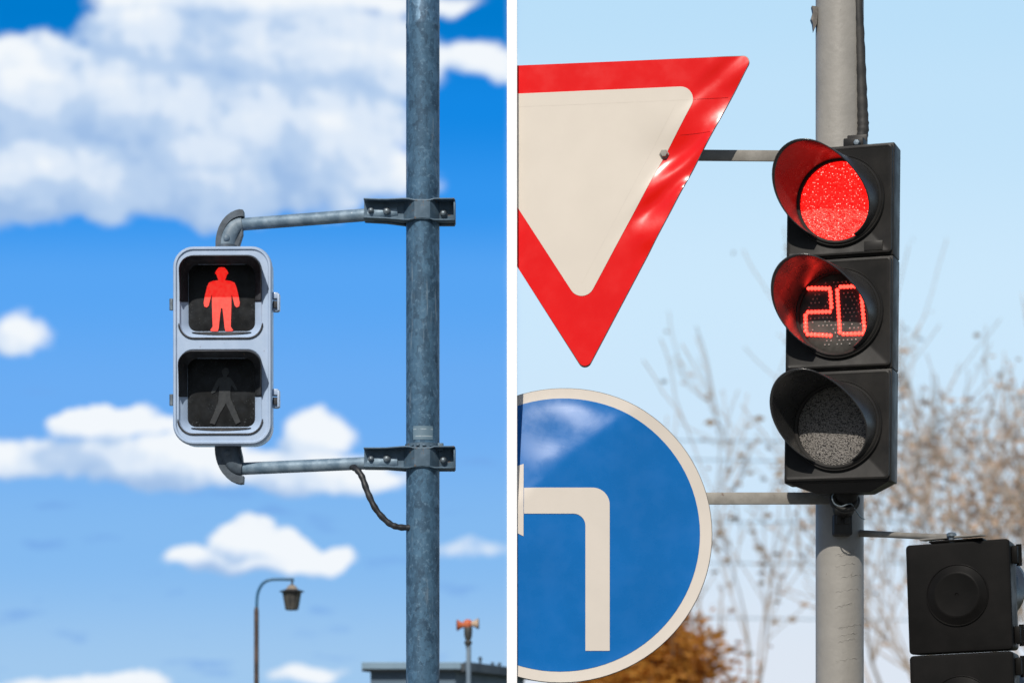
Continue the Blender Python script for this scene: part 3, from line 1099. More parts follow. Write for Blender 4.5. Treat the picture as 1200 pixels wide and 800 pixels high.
# tapered foot under the lowest section
bm = BM()
loops(bm, [[Vector((x, y, -0.0005)) for x, y in ((-0.155, 0.006), (0.165, 0.006), (0.165, DT - 0.005), (-0.155, DT - 0.005))],
           [Vector((x, y, -0.030)) for x, y in ((-0.075, 0.040), (0.10, 0.040), (0.10, DT + 0.01), (-0.075, DT + 0.01))]])
obj('foot', bm, M['black_plastic'], tl, smooth=False)
# black bracket at the top
bm = BM()
box(bm, (0.035, DT * 0.6, SEC * 3 + 0.014), (0.066, 0.07, 0.034), 0.004)
box(bm, (0.035, DT * 0.6 + 0.03, SEC * 3 + 0.030), (0.066, 0.012, 0.05), 0.003)
tb = obj('bracket', bm, M['black_plastic'], tl)
bm = BM()
lathe(bm, [(0.012, 0.0), (0.012, 0.008), (0.009, 0.016), (0.002, 0.017)], 6, (0.048, DT * 0.6 - 0.033, SEC * 3 + 0.012), 'y')
obj('bolt', bm, M['bolt'], tb)
# lower fitting: bent pipe stub with a ring of wire, clamped on the pole
def WL(px, py, Y):
    return P(px, py, Y)
fit = thing('pole_clamp', 'black pipe clamp wrapped in wire beneath the lit countdown signal', 'clamp', P(988, 627, 7.98))
fb = fit.location.copy()
bm = BM()
tube(bm, [q - fb for q in smooth_path([P(993, 566, 7.90), P(992, 578, 7.90), P(990, 588, 7.93), P(988.5, 596, 7.99)], 5)], [0.040] * 8 + [0.036] * 8, 20)
obj('stub', bm, M['black_plastic'], fit)
bm = BM()
q = P(990, 584, 7.905) - fb
for k, (rr2, t) in enumerate(((0.043, 0.0075), (0.036, 0.006))):
    pts = [q + Vector((rr2 * math.cos(2 * PI * a / 28), -0.012 * k + 0.012 * math.sin(2 * PI * a / 28), rr2 * 0.85 * math.sin(2 * PI * a / 28) - 0.006)) for a in range(29)]
    tube(bm, pts, t, 10, False)
obj('ring', bm, M['rubber'], fit)
bm = BM()
box(bm, P(987, 615, 8.005) - fb, (0.062, 0.05, 0.070), 0.006)
box(bm, P(982, 604, 7.985) - fb, (0.016, 0.03, 0.055), 0.003)
box(bm, P(992, 604, 7.985) - fb, (0.016, 0.03, 0.055), 0.003)
obj('clamp_block', bm, M['rubber'], fit)
bm = BM()
wire = [P(978, 576, 7.86), P(975, 582, 7.86), P(978, 590, 7.86), P(986, 593, 7.86), P(997, 590, 7.87), P(1003, 598, 7.90), P(1008, 605, 7.95), P(1013, 608, 8.02)]
tube(bm, [v - fb for v in smooth_path(wire, 6)], 0.0022, 8)
obj('wire', bm, M['bolt'], fit)

# ================================================================== second traffic light, seen from behind
YT2 = 7.62
s2 = YT2 / F
rt = P(1135, 764, YT2)
WT2, SEC2, DT2 = 0.328, 0.352, 0.130
root2 = Vector((rt.x, rt.y, rt.z - 2 * SEC2))
t2 = thing('traffic_light', 'black traffic light seen from behind at the end of a thin arm', 'traffic light', root2, rot=(0, R(-2.0), R(-21)))
for i in range(3):
    zc = SEC2 * (2 - i + 0.5)
    bm = BM()
    lo = [Vector((x, DT2, z)) for x, z in rrect(WT2 - 0.006, SEC2 - 0.010, 0.012, 5, 0, zc)]
    l1 = [Vector((x, 0.020, z)) for x, z in rrect(WT2, SEC2 - 0.004, 0.013, 5, 0, zc)]
    l2 = [Vector((x, 0.006, z)) for x, z in rrect(WT2, SEC2 - 0.004, 0.013, 5, 0, zc)]
    l3 = [Vector((x, 0.001, z)) for x, z in rrect(WT2 - 0.006, SEC2 - 0.010, 0.011, 5, 0, zc)]
    l4 = [Vector((x, 0.0, z)) for x, z in rrect(WT2 - 0.016, SEC2 - 0.020, 0.009, 5, 0, zc)]
    loops(bm, [lo, l1, l2, l3, l4])
    hb = obj('housing', bm, M['rear_plastic'], t2, angle=25)
    bm = BM()
    lathe(bm, [(0.099, -0.001), (0.0985, 0.004), (0.0965, 0.005), (0.094, 0.003), (0.074, 0.013), (0.070, 0.0155), (0.066, 0.0150), (0.030, 0.0140), (0.006, 0.0140), (0.004, 0.0115)], 56, (-0.004, 0, zc + 0.006), 'y')
    obj('rear_disc', bm, M['rear_plastic'], hb)
    for zz in (SEC2 * 0.36, -SEC2 * 0.36):
        bm = BM()
        box(bm, (WT2 / 2 + 0.009, 0.060, zc + zz), (0.018, 0.05, 0.055), 0.003)
        tube(bm, [Vector((WT2 / 2 + 0.017, 0.075, zc + zz - 0.034)), Vector((WT2 / 2 + 0.017, 0.075, zc + zz + 0.034))], 0.009, 12)
        obj('hinge', bm, M['rear_plastic'], hb)
    # lamp side, turned away: ring and visor
    bm = visor_mesh(zc, 0.2, 0.128)
    for v in bm.verts:
        v.co.y = DT2 + 0.006 - v.co.y - 0.014
        v.co.x = -v.co.x
    vv = obj('visor', bm, M['visor'], hb)
    so = vv.modifiers.new('thickness', 'SOLIDIFY')
    so.thickness = 0.003
    bm = BM()
    lathe(bm, [(0.126, 0.0), (0.11, -0.006), (0.05, -0.010), (0.01, -0.011)], 40, (0, DT2 + 0.001, zc), 'y')
    obj('lens', bm, M['lens_grey'], hb)
bm = BM()
box(bm, (-0.005, 0.045, SEC2 * 3 + 0.004), (0.17, 0.08, 0.006), 0.002)
obj('top_plate', bm, M['rear_plastic'], t2)
ar = thing('support_arm', 'thin dark arm reaching from the grey pole to the rear-facing signal', 'bracket', P(1012, 625, 8.1))
ab = ar.location.copy()
bm = BM()
tube(bm, [P(1005, 624.5, 8.06) - ab, P(1040, 626, 7.95) - ab, P(1082, 628.2, 7.79) - ab, P(1116, 629.0, 7.68) - ab], [0.012, 0.0105, 0.010, 0.010], 14)
obj('rod', bm, M['bar'], ar)
bm = BM()
d = (P(1150, 630.5, 7.62) - P(1080, 628, 7.79))
mid = P(1116, 629.6, 7.675) - ab
box(bm, mid, (d.length, 0.034, 0.006), 0.002, Matrix.Rotation(math.atan2(d.y, d.x), 3, 'Z'))
fl = obj('flat_end', bm, M['bar'], ar)
bm = BM()
lathe(bm, [(0.014, -0.034), (0.009, -0.03), (0.009, 0.0), (0.016, 0.002), (0.016, 0.010), (0.010, 0.014), (0.002, 0.015)], 14, P(1115, 628.8, 7.66) - ab)
obj('bolt', bm, M['bolt'], fl)


# ================================================================== road signs
class Plane:
    def __init__(self, px, Y, yaw_deg):
        self.o = P(px, HOR, Y)
        self.o.z = 0
        a = R(yaw_deg)
        self.u = Vector((math.cos(a), -math.sin(a), 0))
        self.n = Vector((-math.sin(a), -math.cos(a), 0))

    def uv(self, px, py):
        d = P(px, py, 1.0) - Vector((0, 0, EYE))
        cam = Vector((0, 0, EYE))
        t = (self.o - cam).dot(self.n) / d.dot(self.n)
        q = cam + d * t
        return ((q - self.o).dot(self.u), q.z)


def plate(poly, disp, y_off, thick, step=0.012):
    """convex outline -> fine grid sheet with depth given by disp(u, z); front towards -y"""
    us = [p[0] for p in poly]
    zs_ = [p[1] for p in poly]
    u0, u1, z0_, z1 = min(us) - step, max(us) + step, min(zs_) - step, max(zs_) + step
    nu, nz = int((u1 - u0) / step) + 1, int((z1 - z0_) / step) + 1
    bm = BM()
    g = [[bm.verts.new((u0 + step * i, 0, z0_ + step * j)) for j in range(nz + 1)] for i in range(nu + 1)]
    for i in range(nu):
        for j in range(nz):
            bm.faces.new((g[i][j], g[i + 1][j], g[i + 1][j + 1], g[i][j + 1]))
    area = sum(poly[k][0] * poly[(k + 1) % len(poly)][1] - poly[(k + 1) % len(poly)][0] * poly[k][1] for k in range(len(poly)))
    pl = poly if area > 0 else poly[::-1]
    for k in range(len(pl)):
        a, b = pl[k], pl[(k + 1) % len(pl)]
        ex, ez = b[0] - a[0], b[1] - a[1]
        L = math.hypot(ex, ez)
        if L < 1e-6:
            continue
        no = Vector((ez / L, 0, -ex / L))
        geom = bm.verts[:] + bm.edges[:] + bm.faces[:]
        bmesh.ops.bisect_plane(bm, geom=geom, plane_co=Vector((a[0], 0, a[1])), plane_no=no, clear_outer=True, dist=1e-6)
    for v in bm.verts:
        v.co.y = y_off - disp(v.co.x, v.co.z)
    # thickness
    if thick:
        fs = bm.faces[:]
        be = [e for e in bm.edges if e.is_boundary]
        r = bmesh.ops.extrude_face_region(bm, geom=fs)
        vs2 = [v for v in r['geom'] if isinstance(v, bmesh.types.BMVert)]
        for v in vs2:
            v.co.y += thick
    return bm


def sheet_nonconvex(pieces, disp, y_off):
    """several convex pieces that touch, as one sheet"""
    bm = BM()
    for poly in pieces:
        b = plate(poly, disp, y_off, 0.0)
        me = bpy.data.meshes.new('tmp')
        b.to_mesh(me)
        b.free()
        bm.from_mesh(me)
        bpy.data.meshes.remove(me)
    return bm


# ---- yield sign
pl = Plane(740, 7.95, 8.0)
ys = thing('yield_sign', 'red bordered white triangular yield sign dented along its right edge', 'road sign', (pl.o.x, pl.o.y, 0), rz=R(-8.0))
outer = [pl.uv(600, 77.2), pl.uv(883, 65.6), pl.uv(686, 436), pl.uv(600, 303)]
outer = round_corners(outer, [0, 0.022, 0.022, 0], 8)
inner = round_corners([pl.uv(600, 110.3), pl.uv(822.5, 100.6), pl.uv(683, 361), pl.uv(600, 233)], [0, 0.042, 0.042, 0], 10)
hole_u, hole_z = pl.uv(778, 180)
eu0, ez0 = pl.uv(880, 70)
eu1, ez1 = pl.uv(690, 425)
elen = math.hypot(eu1 - eu0, ez1 - ez0)


glare_creases = [(*pl.uv(850, 128), 0.10, 0.06, 0.17), (*pl.uv(812, 200), 0.085, 0.03, 0.16), (*pl.uv(770, 262), 0.07, 0.05, 0.15)]  # creases shaped on purpose so the right border catches sun glare


def ydisp(u, z):
    # distance from the right-hand edge, inwards
    d = ((u - eu0) * (ez1 - ez0) - (z - ez0) * (eu1 - eu0)) / elen
    d = abs(d)
    t = ((u - eu0) * (eu1 - eu0) + (z - ez0) * (ez1 - ez0)) / elen ** 2
    env = max(0.0, 1 - ((t - 0.30) / 0.42) ** 2)
    fold = 0.010 * env * max(0.0, 1 - d / 0.15) ** 1.8
    r = math.hypot(u - hole_u, z - hole_z)
    pit = -0.010 * math.exp(-(r / 0.07) ** 2)
    ph = (z - hole_z) / 0.23 * 2 * PI + 5.0 * d / 0.13 + 0.8
    rip = 0.0068 * env * math.sin(ph + 0.7 * math.sin(ph * 0.6)) * max(0.0, 1 - d / 0.135) ** 0.8
    wav = 0.0022 * mnoise.noise(Vector((u * 4, z * 4, 1.3)))
    crease = 0.0
    for (qu, qz, rr, su, sz) in glare_creases:
        w_ = math.exp(-(((u - qu) ** 2 + (z - qz) ** 2) / rr ** 2) ** 1.5)
        crease += w_ * (su * (u - qu) - sz * (z - qz))
    return fold + pit + rip + wav + crease * max(0.0, 1 - max(0.0, d - 0.06) / 0.07)


obj('panel', plate(outer, ydisp, 0.0, 0.0035), M['film_red'], ys, angle=60)
obj('face', plate(inner, ydisp, -0.0012, 0.0008), M['film_white'], ys, angle=60)
# pressed edge behind the panel
ou = [Vector(p) for p in outer]
cu = sum((p for p in ou), Vector((0, 0))) / len(ou)
grow = [tuple(p + (p - cu).normalized() * 0.0035) if p.x > outer[0][0] + 0.002 else tuple(p) for p in ou]
obj('edge', plate(grow, ydisp, 0.0040, 0.012), M['sign_back'], ys, angle=60)
bm = BM()
lathe(bm, [(0.0165, -0.001), (0.0165, 0.003), (0.0125, 0.0035), (0.0125, 0.010), (0.010, 0.013), (0.002, 0.0135)], 6, (hole_u, 0.0 - ydisp(hole_u, hole_z) - 0.001, hole_z), 'y')
obj('bolt', bm, M['bar'], ys)
# seams of the film strips
def seam(a, b, w, y_off, disp, pln):
    A, B = Vector(pln.uv(*a)), Vector(pln.uv(*b))
    d = (B - A).normalized()
    nn = Vector((-d.y, d.x)) * w / 2
    return plate([tuple(A + nn), tuple(A - nn), tuple(B - nn), tuple(B + nn)], disp, y_off, 0.0002, 0.015)
for a, b, m in (((607, 125.5), (811, 117), 'seam'), ((812, 116.5), (853, 114), 'film_red'), ((797, 158), (832, 155), 'film_red'), ((724, 252), (792, 122), 'seam'), ((682, 332), (724, 252), 'seam')):
    obj('film_seam', seam(a, b, 0.0016, -0.0014, ydisp, pl), M[m], ys)
# bar to the pole
bm = BM()
A, B = P(700, 183, 8.03), P(966, 181.5, 8.055)
d = B - A
inv = Matrix.Rotation(R(8.0), 3, 'Z')
mid = inv @ ((A + B) / 2 - ys.location)
box(bm, mid, (d.length, 0.008, 13.0 * 8.04 / F), 0.002, inv @ Matrix.Rotation(math.atan2(d.y, d.x), 3, 'Z'))
obj('support_bar', bm, M['bar'], ys)

# ---- blue left-turn sign
pb = Plane(720, 7.985, 2.0)
bs = thing('turn_sign', 'round blue sign with white rim and white left-turn arrow', 'road sign', (pb.o.x, pb.o.y, 0), rz=R(-2.0))


def ellipse_px(cx, cy, rx, ry, n=72, cut=600):
    pts = []
    for k in range(n):
        a = 2 * PI * k / n
        x, y = cx + rx * math.cos(a), cy + ry * math.sin(a)
        pts.append((x, y))
    # clip at px = cut
    out = []
    for i in range(n):
        p, q = pts[i], pts[(i + 1) % n]
        if p[0] >= cut:
            out.append(p)
        if (p[0] >= cut) != (q[0] >= cut):
            t = (cut - p[0]) / (q[0] - p[0])
            out.append((cut, p[1] + t * (q[1] - p[1])))
    return out


du, dz_ = pb.uv(648, 515)
cu_, cz_ = pb.uv(657, 626)
rad_b = pb.uv(834, 626)[0] - cu_


fa = pb.uv(738, 482)
fb_ = pb.uv(640, 566)
fl_ = math.hypot(fb_[0] - fa[0], fb_[1] - fa[1])
fn = ((fb_[1] - fa[1]) / fl_, -(fb_[0] - fa[0]) / fl_)      # across the fold, towards the upper rim


def bdisp(u, z):
    r = math.hypot(u - du, (z - dz_) * 1.1)
    q = (u - fa[0]) * fn[0] + (z - fa[1]) * fn[1]
    q += 0.012 * math.sin(u * 9.0)
    glare_bend = 0.0  # bend added so the upper part of the disc catches sun glare
    if q > 0:
        qs = q * q / (q + 0.012)
        glare_bend = -0.225 * qs + 0.0016 * min(1, q / 0.05) * math.sin(r / 0.034 + u * 6)
    rc = math.hypot(u - cu_, z - cz_)
    lip = 0.006 * max(0.0, (rc - rad_b * 0.86) / (rad_b * 0.14)) ** 1.5
    wav = 0.0018 * mnoise.noise(Vector((u * 3.2, z * 3.2, 8.3)))
    return glare_bend + lip + wav


C_RX, C_RY = 177.0, 173.0
edge_pts = []
for (x, y) in ellipse_px(657, 626, C_RX + 0.8, C_RY + 0.8, 96):
    u, z = pb.uv(x, y)
    edge_pts.append((u, z))
rim_poly = [pb.uv(x, y) for x, y in ellipse_px(657, 626, C_RX, C_RY, 96)]
blue_poly = [pb.uv(x, y) for x, y in ellipse_px(656, 625.5, C_RX - 12.8, C_RY - 12.2, 96)]
obj('rim', plate(rim_poly, bdisp, 0.0, 0.003), M['film_rim'], bs, angle=60)
obj('disc', plate(blue_poly, bdisp, -0.0012, 0.0008), M['film_blue'], bs, angle=60)
obj('edge', plate(edge_pts, bdisp, 0.0035, 0.014), M['sign_back'], bs, angle=60)
# arrow: bent shaft and the base of its head
arc_o = [(714 - 20 + 20 * math.cos(R(a)), 571 + 20 - 20 * math.sin(R(a))) for a in range(0, 91, 9)]
pieces = [
    [pb.uv(*p) for p in ((614, 571), (686, 571), (686, 601.5), (614, 601.5))],
    [pb.uv(*p) for p in ((686, 601.5), (714.5, 601.5), (714.5, 762), (686, 762))],
    [pb.uv(*p) for p in ([(686, 601.5), (714.5, 601.5)] + [(714.5 + (x - 714), y) for x, y in arc_o] + [(686, 571)])],
    [pb.uv(*p) for p in ((600, 547.0), (613.5, 542.5), (613.5, 628), (600, 621))],
]
# inner fillet made of thin convex wedges
fx, fy, fr = 686, 601.5, 14
prev = (fx - fr, fy)
for a in range(9, 91, 9):
    q = (fx - fr + fr * math.sin(R(a)), fy + fr - fr * math.cos(R(a)))
    pieces.append([pb.uv(*p) for p in ((fx, fy), prev, q)])
    prev = q
obj('arrow', sheet_nonconvex(pieces, bdisp, -0.0030), M['film_rim'], bs, angle=60)
bm = BM()
A, B = P(760, 585, 8.0), P(976, 582.5, 7.995)
d = B - A
inv = Matrix.Rotation(R(2.0), 3, 'Z')
mid = inv @ ((A + B) / 2 - bs.location)
box(bm, mid, (d.length, 0.012, 14.0 * 8.0 / F), 0.002, inv @ Matrix.Rotation(math.atan2(d.y, d.x), 3, 'Z'))
obj('support_bar', bm, M['bar'], bs)


# ================================================================== trees and wires far behind
def branch(bm, p, d, L, r, lvl, maxlvl, tips, rng, spread=0.55, up=0.12, twig=0.006):
    n = 5 if lvl < 2 else 4
    pts, rads = [p.copy()], [r]
    q = p.copy()
    dd = d.copy()
    for i in range(n):
        dd = (dd + Vector((rng.uniform(-1, 1), rng.uniform(-1, 1), rng.uniform(-0.6, 1.0) + up)) * 0.16).normalized()
        q = q + dd * L / n
        pts.append(q.copy())
        rads.append(max(twig, r * (1 - 0.55 * (i + 1) / n)))
    tube(bm, pts, rads, 7 if lvl < 2 else 4, False)
    if lvl >= maxlvl - 1:
        tips += [(a, dd.copy()) for a in pts[1:]]
    if lvl < maxlvl:
        k = rng.randint(3, 5) if lvl < maxlvl - 1 else rng.randint(2, 4)
        for j in range(k):
            t = rng.uniform(0.35, 1.0) if j else 1.0
            i = min(n, max(1, int(round(t * n))))
            ax = Vector((rng.uniform(-1, 1), rng.uniform(-1, 1), rng.uniform(-0.3, 0.8))).normalized()
            nd = (dd * (1.0 - spread * 0.4) + ax * spread * 1.25).normalized()
            branch(bm, pts[i], nd, L * rng.uniform(0.55, 0.78), max(twig, rads[i] * 0.66), lvl + 1, maxlvl, tips, rng, spread, up, twig)


def tree(name, label, px, Y, height, trunk_h, leafmat, nleaf, lsize, seed, maxlvl=5, bark='bark', clump=0.12, twig=0.006, r0=None, group=None, spread=0.55, up=0.12, nb=6):
    rng = random.Random(seed)
    b = P(px, HOR, Y)
    t = thing(name, label, 'tree', (b.x, Y, 0), group=group)
    bm = BM()
    tips = []
    r0 = r0 or height * 0.014
    tube(bm, [Vector((0, 0, 0)), Vector((0.03, 0.02, trunk_h * 0.5)), Vector((0, 0, trunk_h))], [r0 * 1.25, r0, r0 * 0.85], 10, False)
    obj('trunk', bm, M[bark], t)
    bm = BM()
    for k in range(nb):
        a = 2 * PI * k / nb + rng.uniform(-0.4, 0.4)
        tilt = rng.uniform(0.25, 0.75)
        d = Vector((math.cos(a) * tilt, math.sin(a) * tilt, 1.0)).normalized()
        branch(bm, Vector((0, 0, trunk_h * rng.uniform(0.72, 1.0))), d, (height - trunk_h) * rng.uniform(0.36, 0.48), r0 * 0.55, 1, maxlvl, tips, rng, spread, up, twig)
    obj('limbs', bm, M[bark], t)
    if nleaf:
        bm = BM()
        for i in range(nleaf):
            p, d = rng.choice(tips)
            q = p + Vector((rng.gauss(0, clump), rng.gauss(0, clump), rng.gauss(0, clump)))
            ax = Vector((rng.uniform(-1, 1), rng.uniform(-1, 1), rng.uniform(-1, 1))).normalized()
            u, v = ring_frame(ax)
            s = lsize * rng.uniform(0.6, 1.3)
            u *= s
            v *= s * 0.6
            vs = [bm.verts.new(q - u), bm.verts.new(q + v * 0.9), bm.verts.new(q + u), bm.verts.new(q - v * 0.9)]
            bm.faces.new(vs)
        obj('crown', bm, M[leafmat], t, smooth=False)
    return t


G = 'pale trees behind the grey pole'
tree('bare_tree', 'bare pale tree seen between the round blue sign and the grey pole', 895, 42, 9.6, 1.8, 'leaf_ochre', 260, 0.09, 5, 4, 'bark_hazed', 0.10, 0.009, nb=3, spread=0.42, up=0.2, r0=0.075, group=G)
tree('bare_tree', 'tall faint bare tree rising behind the lit countdown signal', 1050, 50, 14.0, 2.6, 'leaf_ochre', 200, 0.09, 12, 4, 'bark_hazed', 0.10, 0.009, nb=3, spread=0.42, up=0.2, r0=0.08, group=G)
tree('bare_tree', 'thin bare tree behind the rear-facing signal', 1105, 40, 8.8, 1.8, 'leaf_tan', 300, 0.09, 27, 4, 'bark_hazed', 0.10, 0.009, nb=3, spread=0.48, up=0.15, r0=0.065, group=G)
tree('leafy_tree', 'tan leafy tree above the rear-facing signal at the picture edge', 1225, 38, 8.4, 2.2, 'leaf_tan', 1500, 0.08, 31, 4, 'bark_hazed', 0.24, 0.010, r0=0.075, group=G)
tree('orange_tree', 'orange brown autumn tree showing below the round blue sign', 748, 30, 3.6, 1.3, 'leaf_orange', 15000, 0.055, 41, 4, 'bark', 0.18, 0.006, spread=0.46)

for i, (ya, yb, Y) in enumerate(((512, 509, 52), (532, 537, 52), (607, 603, 52), (655, 652, 52), (716, 722, 52))):
    bm = BM()
    A, B = P(650, ya, Y), P(1330, yb, Y)
    pts = []
    for k in range(25):
        t = k / 24
        q = A.lerp(B, t)
        q.z -= 0.12 * 4 * t * (1 - t)
        pts.append(q)
    tube(bm, pts, 0.014, 6)
    o = obj('overhead_wire', bm, M['fascia'])
    tag(o, 'faint thin overhead wire crossing behind the round blue sign and bare trees', 'wire', 'overhead wires beyond the trees')

# ================================================================== sky
sc = bpy.context.scene
SUN_EL, SUN_AZ = 40.0, -17.0        # azimuth measured from behind the viewer; negative = to the left
w = bpy.data.worlds.new('World')
sc.world = w
w.use_nodes = True
k = NT(w.node_tree)
for nd in list(w.node_tree.nodes):
    w.node_tree.nodes.remove(nd)
sun_dir = Vector((math.sin(R(SUN_AZ)) * math.cos(R(SUN_EL)), -math.cos(R(SUN_AZ)) * math.cos(R(SUN_EL)), math.sin(R(SUN_EL))))
sky = k.n('ShaderNodeTexSky', sky_type='NISHITA')
sky.sun_disc = False
sky.sun_elevation = R(SUN_EL)
sky.sun_rotation = math.atan2(sun_dir.x, sun_dir.y)
sky.air_density = 1.0
sky.dust_density = 0.6

dirv = k.n('ShaderNodeTexCoord').outputs['Generated']
sep = k.n('ShaderNodeSeparateXYZ')
k.link(dirv, sep.inputs[0])
X, Yd, Z = sep.outputs
ay = k.math('MAXIMUM', k.math('ABSOLUTE', Yd), 0.02)
uu = k.math('DIVIDE', X, ay)
vv = k.math('DIVIDE', Z, ay)
front = k.smooth(Yd, 0.05, 0.35)

# --- cloud field, in units of 1/2833 rad along azimuth (x) and height (y, growing downwards)
cg = bpy.data.node_groups.new('cloud_field', 'ShaderNodeTree')
cg.interface.new_socket('Vector', in_out='INPUT', socket_type='NodeSocketVector')
cg.interface.new_socket('Value', in_out='OUTPUT', socket_type='NodeSocketFloat')
g = NT(cg)
gi = g.n('NodeGroupInput')
go = g.n('NodeGroupOutput')
p = gi.outputs[0]
wn = g.n('ShaderNodeTexNoise')
wn.inputs['Scale'].default_value = 0.014
wn.inputs['Detail'].default_value = 4.0
g.link(p, wn.inputs['Vector'])
off = g.vmath('SUBTRACT', wn.outputs['Color'], (0.5, 0.5, 0.5))
off = g.vmath('MULTIPLY', off, (70, 46, 0))
pw = g.vmath('ADD', p, off)
blobs = [  # x, y, rx, ry, weight
    (25, 110, 115, 78, 1.1), (110, 120, 140, 80, 1.1), (250, 150, 185, 100, 1.15), (385, 160, 108, 92, 1.2), (60, 205, 170, 62, 1.1), (230, 215, 185, 58, 1.0),
    (330, 55, 175, 72, 0.95), (435, 70, 100, 62, 0.85), (170, 40, 90, 48, 0.8), (300, 0, 215, 34, 0.75), (450, 200, 60, 46, 0.5),
    (550, 70, 66, 26, 0.60), (520, 5, 70, 14, 0.40), (590, 80, 40, 22, 0.5),
    (22, 388, 58, 28, 0.60), (5, 395, 40, 22, 0.6),
    (125, 496, 80, 22, 0.95), (185, 500, 50, 16, 0.7), (40, 535, 95, 30, 0.72), (180, 540, 165, 38, 0.92), (370, 508, 62, 36, 0.90), (330, 550, 150, 32, 0.92), (425, 560, 66, 22, 0.7),
    (305, 660, 108, 12, 0.8), (290, 634, 55, 24, 1.05), (335, 640, 45, 24, 1.0), (250, 652, 62, 17, 0.85), (370, 655, 55, 20, 0.85), (392, 653, 28, 19, 0.8), (560, 645, 60, 14, 0.28),
    (150, 800, 55, 18, 0.75), (360, 794, 60, 14, 0.52), (60, 802, 70, 10, 0.4), (480, 797, 60, 10, 0.4),
]
acc = None
for (bx, by, rx, ry, wt) in blobs:
    d = g.vmath('MULTIPLY', g.vmath('SUBTRACT', pw, (bx, by, 0)), (1 / rx, 1 / ry, 0))
    q = g.math('MULTIPLY_ADD', g.vmath('DOT_PRODUCT', d, d), -wt, wt)
    acc = q if acc is None else g.math('SMOOTH_MAX', acc, q, 0.15)
acc = g.math('MULTIPLY_ADD', g.math('MAXIMUM', acc, 0.0), 0.35, g.math('MAXIMUM', acc, -1.0))
def billow(vec, scale, detail, rough):
    v = g.n('ShaderNodeTexVoronoi', feature='SMOOTH_F1', voronoi_dimensions='2D')
    v.inputs['Scale'].default_value = scale
    v.inputs['Detail'].default_value = detail
    v.inputs['Roughness'].default_value = rough
    v.inputs['Smoothness'].default_value = 0.6
    g.link(vec, v.inputs['Vector'])
    return v.outputs['Distance']


w2 = g.n('ShaderNodeTexNoise')
w2.inputs['Scale'].default_value = 0.045
w2.inputs['Detail'].default_value = 5.0
g.link(p, w2.inputs['Vector'])
off2 = g.vmath('MULTIPLY', g.vmath('SUBTRACT', w2.outputs['Color'], (0.5, 0.5, 0.5)), (34, 24, 0))
pb2 = g.vmath('MULTIPLY', g.vmath('ADD', p, off2), (1.0, 1.0, 1.0))
bil = billow(pb2, 0.012, 3.0, 0.5)
nz = g.noise(p, 0.0115, 9.0, 0.58, 0.3)
val = g.math('ADD', acc, g.math('MULTIPLY_ADD', nz, 1.30, -0.55))
val = g.math('ADD', val, g.math('MULTIPLY_ADD', bil, -0.42, 0.19))
g.link(val, go.inputs[0])

comb = k.n('ShaderNodeCombineXYZ')
k.link(k.math('MULTIPLY_ADD', uu, F, 600.0), comb.inputs[0])
k.link(k.math('MULTIPLY_ADD', vv, -F, HOR), comb.inputs[1])
pc = comb.outputs[0]


def field(v):
    nd = k.n('ShaderNodeGroup')
    nd.node_tree = cg
    k.link(v, nd.inputs[0])
    return nd.outputs[0]


d0 = field(pc)
d1 = field(k.vmath('ADD', pc, (9, -10, 0)))
d2 = field(k.vmath('ADD', pc, (34, -40, 0)))
alpha = k.smooth(d0, -0.02, 0.56)
t1 = k.math('MULTIPLY', k.math('SUBTRACT', d0, d1), 0.46)
t2_ = k.math('MULTIPLY', k.math('SUBTRACT', d0, d2), 0.36)
lowf = k.math('MULTIPLY_ADD', k.noise(pc, 0.0085, 3.0, 0.5), 0.85, -0.425)
lit = k.math('ADD', k.math('ADD', k.math('ADD', t1, t2_), lowf), 0.44, clamp=True)
# thin grey-blue streaks low in the sky
ms = k.n('ShaderNodeMapping')
ms.inputs['Scale'].default_value = (0.009, 0.034, 1)
k.link(pc, ms.inputs['Vector'])
streak = k.smooth(k.noise(ms.outputs[0], 1.0, 4, 0.5), 0.58, 0.70)
sp = k.n('ShaderNodeSeparateXYZ')
k.link(pc, sp.inputs[0])
streak = k.math('MULTIPLY', streak, k.smooth(sp.outputs[1], 380, 600, 0.0, 0.5))

# --- clear-sky colour by elevation, deep blue on the left, veiled and pale on the right
def ramp(f, stops):
    nd = k.n('ShaderNodeValToRGB')
    cr = nd.color_ramp
    cr.interpolation = 'EASE'
    while len(cr.elements) < len(stops):
        cr.elements.new(0.5)
    for e, (pos, col) in zip(cr.elements, stops):
        e.position = pos
        e.color = col
    k.link(f, nd.inputs[0])
    return nd.outputs[0]


hgt = k.math('MULTIPLY', vv, 2.0, clamp=True)           # tan(elevation) * 2
st = lambda y: (HOR - y) / F * 2
left = ramp(hgt, [(0.0, lin(172, 208, 240)), (st(790), lin(160, 200, 238)), (st(640), lin(132, 186, 240)), (st(470), lin(108, 173, 243)), (st(330), lin(88, 165, 243)), (st(240), lin(52, 150, 239)), (st(130), lin(20, 136, 228)), (st(10), lin(0, 122, 205)), (1.0, lin(10, 100, 190))])
right = ramp(hgt, [(0.0, lin(226, 232, 240)), (st(790), lin(222, 231, 243)), (st(560), lin(206, 230, 250)), (st(350), lin(204, 232, 252)), (st(120), lin(192, 226, 250)), (st(0), lin(186, 223, 249)), (1.0, lin(165, 205, 240))])
wob = k.math('MULTIPLY_ADD', k.noise(pc, 0.02, 3, 0.5), 0.0016, -0.0008)
veil = k.smooth(k.math('ADD', uu, wob), -0.0030, 0.0030)
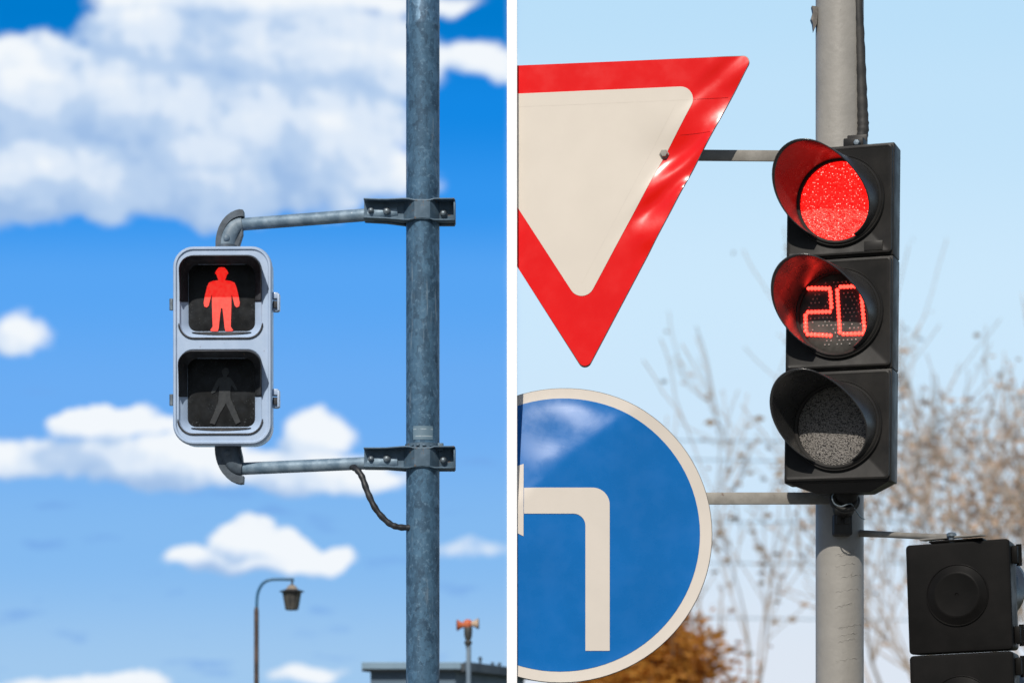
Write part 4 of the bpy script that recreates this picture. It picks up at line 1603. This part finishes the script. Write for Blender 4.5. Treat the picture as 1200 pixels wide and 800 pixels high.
# soft mottling of the veil
cloud_col = ramp(lit, [(0.0, lin(160, 191, 231)), (0.35, lin(185, 209, 239)), (0.62, lin(220, 233, 249)), (1.0, lin(243, 248, 253))])
left = k.mix(k.math('MULTIPLY', streak, front), left, lin(112, 162, 228))
leftc = k.mix(k.math('MULTIPLY', alpha, front), left, cloud_col)
low = k.mix(veil, leftc, right)
# broken cloud, then grey, added overhead and behind the viewer, only for sign reflections
bn = k.noise(dirv, 3.2, 7, 0.58)
bc = k.math('MULTIPLY', k.smooth(bn, 0.50, 0.62), k.smooth(Yd, 0.12, -0.15))
bc = k.math('MULTIPLY', bc, k.smooth(vv, 0.28, 0.6))
low = k.mix(k.math('MULTIPLY', bc, 0.85), low, (1.15, 1.15, 1.15, 1))
low = k.mix(k.math('MULTIPLY', k.smooth(Yd, 0.0, -0.5), 0.8), low, (0.26, 0.27, 0.27, 1))
# physical sky takes over above the low band
nish = k.vmath('MULTIPLY', sky.outputs[0], (0.10, 0.10, 0.10))
el = k.smooth(vv, 0.36, 0.75)
allsky = k.mix(el, low, nish)
scaled = k.vmath('MULTIPLY', allsky, (10, 10, 10))
bg = k.n('ShaderNodeBackground')
k.link(scaled, bg.inputs['Color'])
bg.inputs['Strength'].default_value = 0.10
out = k.n('ShaderNodeOutputWorld')
k.link(bg.outputs[0], out.inputs['Surface'])

# ================================================================== sun
sd = bpy.data.lights.new('sun', 'SUN')
sd.energy = 3.9
sd.angle = R(0.53)
sd.color = (1.0, 0.94, 0.85)
so = bpy.data.objects.new('sun', sd)
C.objects.link(so)
so.rotation_euler = (-sun_dir).to_track_quat('-Z', 'Y').to_euler()
so.location = sun_dir * 30

# ================================================================== camera
cd = bpy.data.cameras.new('camera')
cd.lens = 85
cd.sensor_width = 36
cd.shift_y = (HOR - 400) / 1200
cd.clip_end = 3000
cd.dof.use_dof = True
cd.dof.focus_distance = 8.15
cd.dof.aperture_fstop = 2.5
cd.dof.aperture_blades = 8
cam = bpy.data.objects.new('camera', cd)
C.objects.link(cam)
cam.location = (0, 0, EYE)
cam.rotation_euler = (R(90), 0, 0)
sc.camera = cam

vs_ = sc.view_settings
vs_.view_transform = 'Standard'
vs_.look = 'None'
vs_.exposure = 0.0
vs_.gamma = 1.0
vs_.use_curve_mapping = False
sc.cycles.max_bounces = 6
sc.cycles.use_denoising = True
